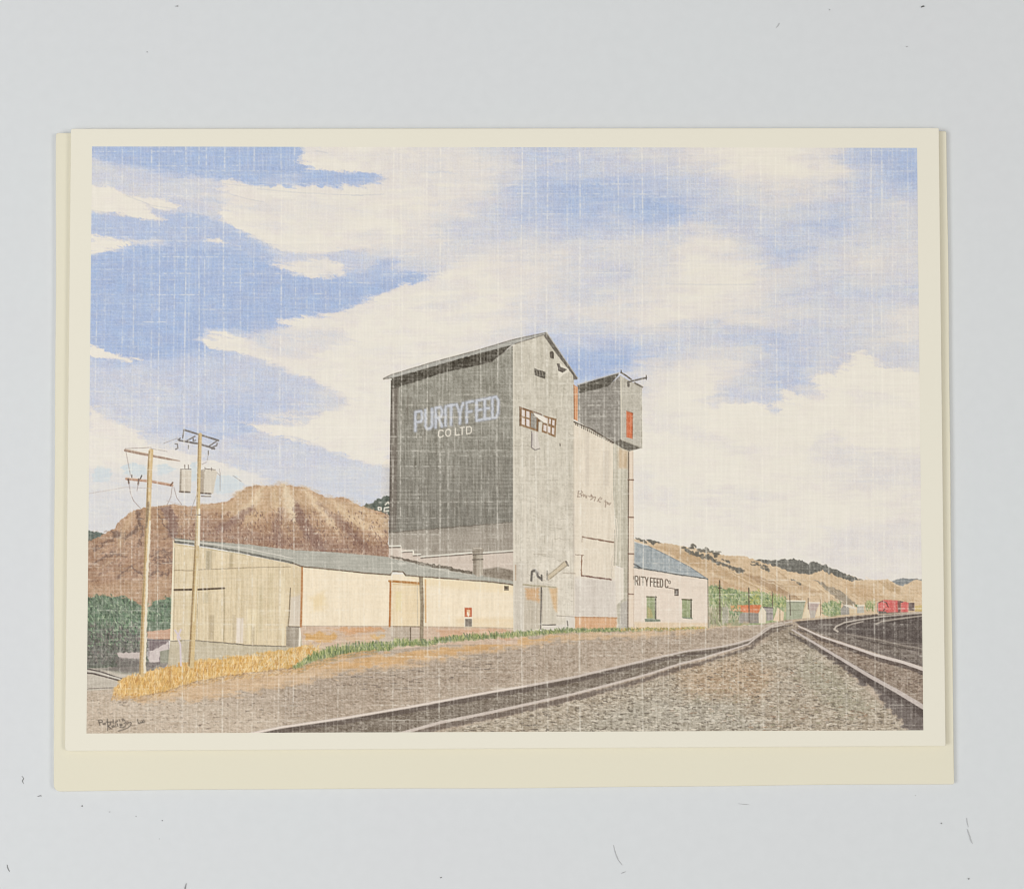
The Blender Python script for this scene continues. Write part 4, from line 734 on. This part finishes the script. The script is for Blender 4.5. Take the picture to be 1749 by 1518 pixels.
# ---------------------------------------------------------------- helpers
def rotm(a):
    c, s = np.cos, np.sin
    X = np.array([[1,0,0],[0,c(a[0]),-s(a[0])],[0,s(a[0]),c(a[0])]]); Y = np.array([[c(a[1]),0,s(a[1])],[0,1,0],[-s(a[1]),0,c(a[1])]]); Z = np.array([[c(a[2]),-s(a[2]),0],[s(a[2]),c(a[2]),0],[0,0,1]])
    return Z @ Y @ X
RM = rotm(CAM_R)
def to_plane(p, z):
    """a measured point of the photograph, laid on the horizontal plane at height z (mm)"""
    d = RM @ np.array([(p[0] - CX) / FPX, -(p[1] - CY) / FPX, -1.0]); t = (z - CAM_T[2]) / d[2]
    return (CAM_T + d * t)[:2]
def to_picture(P):
    L = (P - CAM_T) @ RM
    return CX + FPX * L[..., 0] / -L[..., 2], CY - FPX * L[..., 1] / -L[..., 2]
def lin(c):
    c = np.asarray(c, float) / 255
    return np.where(c <= .04045, c / 12.92, ((c + .055) / 1.055) ** 2.4)
def new_mat(name, rough=.8, spec=.25):
    m = bpy.data.materials.new(name); m.use_nodes = True
    b = m.node_tree.nodes['Principled BSDF']; b.inputs['Roughness'].default_value = rough; b.inputs['Specular IOR Level'].default_value = spec
    return m, m.node_tree, b
def paper(name, col, rough=.85, mott=.012, bump=.05, scale=900):
    m, t, b = new_mat(name, rough, .18)
    N = t.nodes; Lk = t.links
    tc = N.new('ShaderNodeTexCoord')
    n1 = N.new('ShaderNodeTexNoise'); n1.inputs['Scale'].default_value = 34; n1.inputs['Detail'].default_value = 5
    n2 = N.new('ShaderNodeTexNoise'); n2.inputs['Scale'].default_value = scale; n2.inputs['Detail'].default_value = 3
    Lk.new(tc.outputs['Object'], n1.inputs['Vector']); Lk.new(tc.outputs['Object'], n2.inputs['Vector'])
    r = N.new('ShaderNodeMix'); r.data_type = 'RGBA'
    c = np.array(col)
    r.inputs[6].default_value = (*(c * (1 - mott * 2) * np.array([1, .995, .985])), 1); r.inputs[7].default_value = (*(c * (1 + mott * 2)), 1)
    a = N.new('ShaderNodeMath'); a.operation = 'MULTIPLY_ADD'; a.inputs[1].default_value = .35
    Lk.new(n2.outputs['Fac'], a.inputs[0]); 
    s = N.new('ShaderNodeMath'); s.operation = 'MULTIPLY'; s.inputs[1].default_value = .65; Lk.new(n1.outputs['Fac'], s.inputs[0]); Lk.new(s.outputs[0], a.inputs[2])
    Lk.new(a.outputs[0], r.inputs[0]); Lk.new(r.outputs[2], b.inputs['Base Color'])
    bp = N.new('ShaderNodeBump'); bp.inputs['Strength'].default_value = bump; bp.inputs['Distance'].default_value = .0002
    Lk.new(n2.outputs['Fac'], bp.inputs['Height']); Lk.new(bp.outputs['Normal'], b.inputs['Normal'])
    return m
def mesh_obj(name, V, F, mat, parent=None, smooth=False):
    me = bpy.data.meshes.new(name); me.from_pydata([tuple(v) for v in V], [], F); me.update()
    if mat: me.materials.append(mat)
    if smooth: me.polygons.foreach_set('use_smooth', [True] * len(me.polygons))
    o = bpy.data.objects.new(name, me); S.collection.objects.link(o)
    if parent: o.parent = parent
    return o
def thing(name, label, cat, group=None):
    o = bpy.data.objects.new(name, None); o.empty_display_size = .01; S.collection.objects.link(o); tag(o, label, cat, group); return o
def tag(o, label, cat, group=None):
    o['label'] = label; o['category'] = cat
    if group: o['group'] = group
def steps(n, r, w):
    a = [0, .15 * r, .35 * r, .6 * r, r]
    return np.array(a + list(np.linspace(r, w - r, n)[1:-1]) + [w - v for v in a[::-1]])
def sheet(name, Q, ztop, thick, radii, mat, parent, wob=0, seed=0, n=46, edge=.12):
    """a sheet of paper: Q its four corners in mm (TL TR BR BL), ztop(x, y) its upper face, rounded corners and a softened rim"""
    Q = np.array(Q); w = np.linalg.norm(Q[1] - Q[0]); h = np.linalg.norm(Q[3] - Q[0])
    rr = max(max(radii), .25)
    us = steps(n, rr, w); vs = steps(n, rr, h)
    r = np.random.RandomState(seed); ph = r.uniform(0, 6, 8)
    T = []
    for v in vs:
        for u in us:
            a, b = u, v
            for k, (ca, cb) in enumerate([(0, 0), (w, 0), (w, h), (0, h)]):
                R = radii[k]
                if R <= 0: continue
                oa = ca + (R if ca == 0 else -R); ob = cb + (R if cb == 0 else -R)
                if (a - oa) * (ca - oa) > 0 and (b - ob) * (cb - ob) > 0:
                    d = math.hypot(a - oa, b - ob); m = max(abs(a - oa), abs(b - ob))
                    if d > 0: a, b = oa + (a - oa) * m / d, ob + (b - ob) * m / d
            s, t = a / w, b / h
            P = (Q[0] * (1 - s) + Q[1] * s) * (1 - t) + (Q[3] * (1 - s) + Q[2] * s) * t
            if wob:
                P = P + wob * np.array([(math.sin(v / 17 + ph[0]) + .5 * math.sin(v / 6.3 + ph[1])) * (1 - 2 * s) ** 8, (math.sin(u / 19 + ph[2]) + .5 * math.sin(u / 7.1 + ph[3])) * (1 - 2 * t) ** 8])
            T.append((P[0], P[1], ztop(P[0], P[1])))
    T = np.array(T); nu, nv = len(us), len(vs)
    rim = np.zeros(len(T), bool); ids = []
    for j in range(nu): ids.append(j)
    for i in range(1, nv): ids.append(i * nu + nu - 1)
    for j in range(nu - 2, -1, -1): ids.append((nv - 1) * nu + j)
    for i in range(nv - 2, 0, -1): ids.append(i * nu)
    top = T.copy(); c = T[:, :2].mean(0)
    F = [(i * nu + j, (i + 1) * nu + j, (i + 1) * nu + j + 1, i * nu + j + 1) for i in range(nv - 1) for j in range(nu - 1)]
    B = T.copy(); B[:, 2] -= thick
    k = len(T); F += [(k + a, k + d, k + c_, k + b) for a, b, c_, d in F[:]]
    # rim: an outer loop slightly outside, halfway down
    e = min(edge, thick * .5)
    out = []
    for q in range(len(ids)):
        p0 = T[ids[q - 1]]; p1 = T[ids[(q + 1) % len(ids)]]; d = p1[:2] - p0[:2]; nrm = np.array([-d[1], d[0]]); nrm = nrm / (np.linalg.norm(nrm) + 1e-9)
        p = T[ids[q]]
        if np.dot(nrm, p[:2] - c) < 0: nrm = -nrm
        out.append((p[0] + nrm[0] * e, p[1] + nrm[1] * e, p[2] - e)); 
    out2 = [(x, y, z - (thick - 2 * e)) for x, y, z in out]
    V = np.vstack([T, B, out, out2]); k2 = 2 * k; k3 = k2 + len(ids); m = len(ids)
    for q in range(m):
        a, b = q, (q + 1) % m
        F += [(ids[a], ids[b], k2 + b, k2 + a), (k2 + a, k2 + b, k3 + b, k3 + a), (k3 + a, k3 + b, k + ids[b], k + ids[a])]
    o = mesh_obj(name, V * MM, F, mat, parent)
    import bmesh
    bm = bmesh.new(); bm.from_mesh(o.data); bmesh.ops.recalc_face_normals(bm, faces=bm.faces); bm.to_mesh(o.data); bm.free()
    return o
def lay_corners(px, zf):
    out = []
    for p in px:
        z = zf(0, 0)
        for _ in range(4): P = to_plane(p, z); z = zf(P[0], P[1])
        out.append(P)
    return out

# ---------------------------------------------------------------- table
m_table, t, b = new_mat('white_tabletop', .55, .3)
N = t.nodes; L = t.links
tc = N.new('ShaderNodeTexCoord'); n1 = N.new('ShaderNodeTexNoise'); n1.inputs['Scale'].default_value = 14; n1.inputs['Detail'].default_value = 6; n1.inputs['Roughness'].default_value = .6
n2 = N.new('ShaderNodeTexNoise'); n2.inputs['Scale'].default_value = 420; n2.inputs['Detail'].default_value = 2
L.new(tc.outputs['Object'], n1.inputs['Vector']); L.new(tc.outputs['Object'], n2.inputs['Vector'])
mx = N.new('ShaderNodeMix'); mx.data_type = 'RGBA'; base = lin((207.5, 208.5, 208.5)) / LIGHT
mx.inputs[6].default_value = (*(base * np.array([1.0, .978, .985])), 1); mx.inputs[7].default_value = (*(base * np.array([.995, 1.018, 1.01])), 1)
L.new(n1.outputs['Fac'], mx.inputs[0])
mr = N.new('ShaderNodeMapRange'); mr.inputs[1].default_value = .3; mr.inputs[2].default_value = .7; mr.inputs[3].default_value = .99; mr.inputs[4].default_value = 1.01; L.new(n2.outputs['Fac'], mr.inputs[0])
vm = N.new('ShaderNodeVectorMath'); vm.operation = 'SCALE'; L.new(mx.outputs[2], vm.inputs[0]); L.new(mr.outputs[0], vm.inputs['Scale']); L.new(vm.outputs[0], b.inputs['Base Color'])
bp = N.new('ShaderNodeBump'); bp.inputs['Strength'].default_value = .04; bp.inputs['Distance'].default_value = .0003; L.new(n2.outputs['Fac'], bp.inputs['Height']); L.new(bp.outputs['Normal'], b.inputs['Normal'])
x, y, z = .75, .55, -.03
V = [(-x,-y,0),(x,-y,0),(x,y,0),(-x,y,0),(-x,-y,z),(x,-y,z),(x,y,z),(-x,y,z)]
tb = mesh_obj('tabletop', V, [(0,1,2,3),(7,6,5,4),(0,4,5,1),(1,5,6,2),(2,6,7,3),(3,7,4,0)], m_table)
tb['kind'] = 'structure'; tb['label'] = 'smooth white tabletop'

# ---------------------------------------------------------------- envelope
ENV = [(96.4,227.7),(1616,225),(1628.7,1337.9),(92.2,1349.8)]
CARD = [(121.7,220.9),(1603,219.5),(1614.6,1272.7),(111.5,1281.5)]
PRINT = [(157.4,250.6),(1566.2,253),(1577,1246.5),(147.8,1252)]
m_env = paper('cream_envelope_paper', lin((219.5, 213, 192)) / LIGHT, mott=.008, bump=.05)
m_card = paper('cream_card_stock', lin((224.5, 218.5, 202)) / LIGHT, mott=.006, bump=.06)
env = thing('envelope', 'plain cream envelope lying on the white tabletop, under the greeting card', 'envelope')
def z_env(x, y): return 1.12 + .16 * max(0, 1 - (x / 92) ** 2) * max(0, 1 - ((y + 4) / 68) ** 2) + .05 * math.sin(x / 23 + 1) * math.sin(y / 15)
EQ = lay_corners(ENV, z_env)
sheet('front_panel', EQ, z_env, .5, [.4, .2, .2, 1.2], m_env, env, wob=.07, seed=4)
sheet('back_panel', [p * .9985 for p in EQ], lambda x, y: .6, .58, [.4, .2, .2, 1.2], m_env, env, wob=.07, seed=4)
# ---------------------------------------------------------------- greeting card
card = thing('greeting_card', 'cream folded card with a framed colour picture of a grain elevator, lying on the envelope', 'greeting card')
def z_card(x, y): return 2.15 + .30 * (x + 89) / 178 + .12 * (y + 64) / 128
CQ = lay_corners(CARD, z_card)
sheet('front_cover', CQ, z_card, .32, [.35, .15, .15, .75], m_card, card, seed=9, edge=.1)
BQ = lay_corners([(124,224),(1600,223),(1612,1270),(113,1279)], lambda x, y: 1.65)
sheet('back_cover', BQ, lambda x, y: 1.7, .34, [.35, .15, .15, .75], m_card, card, seed=9, edge=.1)

# printed picture: one fine grid laid on the cover, coloured point by point
paint_picture()
def build_print():
    nu, nv = 1260, 888
    Q = np.array(lay_corners(PRINT, z_card))
    s = np.linspace(0, 1, nu)[None, :, None]; t = np.linspace(0, 1, nv)[:, None, None]
    P = (Q[0] * (1 - s) + Q[1] * s) * (1 - t) + (Q[3] * (1 - s) + Q[2] * s) * t
    # the inked edge follows the cloth weave, a hair's breadth in and out
    Z = 2.15 + .30 * (P[..., 0] + 89) / 178 + .12 * (P[..., 1] + 64) / 128 + .03
    P3 = np.concatenate([P, Z[..., None]], 2)
    px, py = to_picture(P3)
    u = np.clip(px - X0 - .5, 0, PW - 1.001); v = np.clip(py - Y0 - .5, 0, PH - 1.001)
    iu = u.astype(int); iv = v.astype(int); fu = (u - iu)[..., None]; fv = (v - iv)[..., None]
    C = (CV[iv, iu] * (1 - fu) + CV[iv, iu + 1] * fu) * (1 - fv) + (CV[iv + 1, iu] * (1 - fu) + CV[iv + 1, iu + 1] * fu) * fv
    A = np.clip(lin(np.clip(C, 0, 255)) / LIGHT, 0, .95)
    n = nu * nv; me = bpy.data.meshes.new('printed_picture')
    me.vertices.add(n); me.vertices.foreach_set('co', (P3.reshape(-1) * MM).astype(np.float32))
    ii = (np.arange(nv - 1)[:, None] * nu + np.arange(nu - 1)[None, :]).reshape(-1)
    fc = np.stack([ii, ii + nu, ii + nu + 1, ii + 1], 1).astype(np.int32); nf = len(fc)
    me.loops.add(nf * 4); me.loops.foreach_set('vertex_index', fc.reshape(-1))
    me.polygons.add(nf); me.polygons.foreach_set('loop_start', np.arange(0, nf * 4, 4, dtype=np.int32))
    me.update(calc_edges=True)
    ca = me.color_attributes.new('ink', 'FLOAT_COLOR', 'POINT')
    ca.data.foreach_set('color', np.concatenate([A.reshape(-1, 3), np.ones((n, 1))], 1).astype(np.float32).reshape(-1))
    m, t_, b_ = new_mat('matte_ink_on_card', .82, .15)
    at = t_.nodes.new('ShaderNodeAttribute'); at.attribute_name = 'ink'; t_.links.new(at.outputs['Color'], b_.inputs['Base Color'])
    nz = t_.nodes.new('ShaderNodeTexNoise'); nz.inputs['Scale'].default_value = 900; tcc = t_.nodes.new('ShaderNodeTexCoord'); t_.links.new(tcc.outputs['Object'], nz.inputs['Vector'])
    bb = t_.nodes.new('ShaderNodeBump'); bb.inputs['Strength'].default_value = .05; bb.inputs['Distance'].default_value = .0002; t_.links.new(nz.outputs['Fac'], bb.inputs['Height']); t_.links.new(bb.outputs['Normal'], b_.inputs['Normal'])
    me.materials.append(m)
    o = bpy.data.objects.new('printed_picture', me); S.collection.objects.link(o); o.parent = card
    o['label'] = 'colour pencil picture of a grey grain elevator beside railway tracks under a cloudy blue sky'
build_print()

# ---------------------------------------------------------------- lint and specks on the table
m_lint, t, b = new_mat('grey_lint', .9, .1)
nz = t.nodes.new('ShaderNodeTexNoise'); nz.inputs['Scale'].default_value = 900; cr = t.nodes.new('ShaderNodeValToRGB'); cr.color_ramp.elements[0].color = (.24, .24, .24, 1); cr.color_ramp.elements[1].color = (.42, .42, .41, 1)
t.links.new(nz.outputs['Fac'], cr.inputs[0]); t.links.new(cr.outputs[0], b.inputs['Base Color'])
m_pale, t, b = new_mat('pale_lint', .9, .1)
nz = t.nodes.new('ShaderNodeTexNoise'); nz.inputs['Scale'].default_value = 900; cr = t.nodes.new('ShaderNodeValToRGB'); cr.color_ramp.elements[0].color = (.46, .46, .46, 1); cr.color_ramp.elements[1].color = (.58, .58, .57, 1)
t.links.new(nz.outputs['Fac'], cr.inputs[0]); t.links.new(cr.outputs[0], b.inputs['Base Color'])
m_dark, t, b = new_mat('dark_flake', .9, .1)
nz = t.nodes.new('ShaderNodeTexNoise'); nz.inputs['Scale'].default_value = 900; cr = t.nodes.new('ShaderNodeValToRGB'); cr.color_ramp.elements[0].color = (.07, .07, .07, 1); cr.color_ramp.elements[1].color = (.2, .2, .19, 1)
t.links.new(nz.outputs['Fac'], cr.inputs[0]); t.links.new(cr.outputs[0], b.inputs['Base Color'])
def fibre(pts, rad, label, mat=m_lint, on=None):
    """a hair of lint: a tapering tube lying on the table"""
    rad *= .78; P = [np.array([*to_plane(p, .1), rad * .9]) for p in pts]
    # smooth the path
    Q = []
    for i in range(len(P) - 1):
        p0 = P[max(i - 1, 0)]; p1 = P[i]; p2 = P[i + 1]; p3 = P[min(i + 2, len(P) - 1)]
        for k in range(5):
            t = k / 5; Q.append(.5 * (2 * p1 + (p2 - p0) * t + (2 * p0 - 5 * p1 + 4 * p2 - p3) * t * t + (3 * p1 - p0 - 3 * p2 + p3) * t ** 3))
    Q.append(P[-1]); V = []; F = []; n = len(Q)
    for i, q in enumerate(Q):
        d = Q[min(i + 1, n - 1)] - Q[max(i - 1, 0)]; d = d / (np.linalg.norm(d) + 1e-9); s = np.array([-d[1], d[0], 0]); u = np.array([0, 0, 1.0]); r = rad * (.35 + .65 * math.sin(math.pi * (i + .5) / n))
        for k in range(6): a = k * math.pi / 3; V.append(q + r * (math.cos(a) * s + math.sin(a) * u))
    for i in range(n - 1):
        for k in range(6): F.append((i * 6 + k, i * 6 + (k + 1) % 6, (i + 1) * 6 + (k + 1) % 6, (i + 1) * 6 + k))
    F += [tuple(range(5, -1, -1)), tuple((n - 1) * 6 + k for k in range(6))]
    c = np.mean(V, 0) * [1, 1, 0]; V = np.array(V) - c
    o = mesh_obj('lint_fibre', V * MM, F, mat, smooth=True); o.location = c * MM; tag(o, label, 'lint', 'bits of lint and dust on the tabletop')
def speck(p, rad, label, mat=m_lint, seed=0, st=1.0):
    rad *= .75; c = to_plane(p, .1); r = np.random.RandomState(seed); V = []; F = []
    for i in range(5):
        for k in range(8):
            th = math.pi * (i + .5) / 5; a = k * math.pi / 4; q = rad * r.uniform(.75, 1.2)
            V.append((q * st * math.sin(th) * math.cos(a), q * math.sin(th) * math.sin(a), rad * .6 + .6 * q * math.cos(th)))
    for i in range(4):
        for k in range(8): F.append((i * 8 + k, (i + 1) * 8 + k, (i + 1) * 8 + (k + 1) % 8, i * 8 + (k + 1) % 8))
    F += [tuple(range(8)), tuple(32 + k for k in range(7, -1, -1))]
    o = mesh_obj('dust_speck', np.array(V) * MM, F, mat, smooth=True); o.location = (c[0] * MM, c[1] * MM, 0); tag(o, label, 'speck', 'bits of lint and dust on the tabletop')
fibre([(37,1325),(40,1329),(38,1333),(40,1338)], .10, 'short kinked hair left of the lower left envelope corner')
fibre([(12,1476),(13,1482),(16,1488)], .11, 'curved hair near the lower left edge of the photo', m_lint)
fibre([(318,1508),(316,1516),(315,1524)], .15, 'grey fibre cut off by the bottom edge, below the left part of the envelope', m_lint)
fibre([(1331,40),(1329,44),(1326,48)], .12, 'slanting pale fibre above the right half of the card', m_pale)
fibre([(1651,1396),(1652,1404),(1654,1412)], .10, 'thin faint hair at lower right, above the grey smear', m_pale)
fibre([(1652,1415),(1655,1424),(1658,1434),(1661,1440)], .13, 'long grey smear of lint at lower right of the tabletop', m_pale)
fibre([(1573,13),(1576,11.5),(1579,11)], .2, 'darkest flake, near the top edge above the right card corner', m_dark)
fibre([(1048,1443),(1051,1456),(1056,1468),(1063,1477)], .10, 'long faint curved hair below the middle of the envelope', m_pale)
fibre([(1061,1491),(1065,1489.5),(1069,1488)], .11, 'short dash under the long curved hair near the bottom edge', m_pale)
fibre([(64,1360),(68,1358.5),(71,1359)], .13, 'small dark dash just outside the lower left envelope corner')
fibre([(1261,1372),(1270,1373),(1280,1374)], .08, 'faint pale hair under the right half of the envelope', m_pale)
for k, (p, r_, st, lb, mt) in enumerate([((140,1376), .16, 1.6, 'nearest speck to the envelope in the slanting row of five at lower left', m_lint), ((187,1386), .14, 1.5, 'second speck from the left in the slanting row at lower left', m_pale),
        ((232,1393.5), .14, 1.3, 'third speck from the left in the slanting row at lower left', m_pale), ((277,1401), .15, 1.4, 'rightmost speck of the slanting row at lower left', m_lint),
        ((272,1432), .12, 1, 'tiny speck alone below the slanting row at lower left', m_pale), ((1608,1405.5), .22, 1, 'round dark speck below the lower right envelope corner', m_lint),
        ((1654.5,1500), .22, 1.1, 'round dark speck near the lower right corner of the photo', m_lint), ((1417,17), .16, 1.1, 'small grey speck near the top edge, right of the slanting fibre', m_lint),
        ((302,11), .30, 1.3, 'largest pale fleck at the top left of the tabletop', m_pale), ((251,89), .18, 1, 'small pale fleck above the left half of the card', m_pale),
        ((1564,1358), .14, 1, 'tiny speck just below the bottom right part of the envelope', m_pale), ((753,1498), .2, 1.2, 'dark speck near the bottom edge, below the middle left of the envelope', m_lint), ((1549,80), .2, 1.3, 'pale fleck above the top right of the card', m_pale)]):
    speck(p, r_, lb.replace('row of five', 'row'), mt, seed=k, st=st)
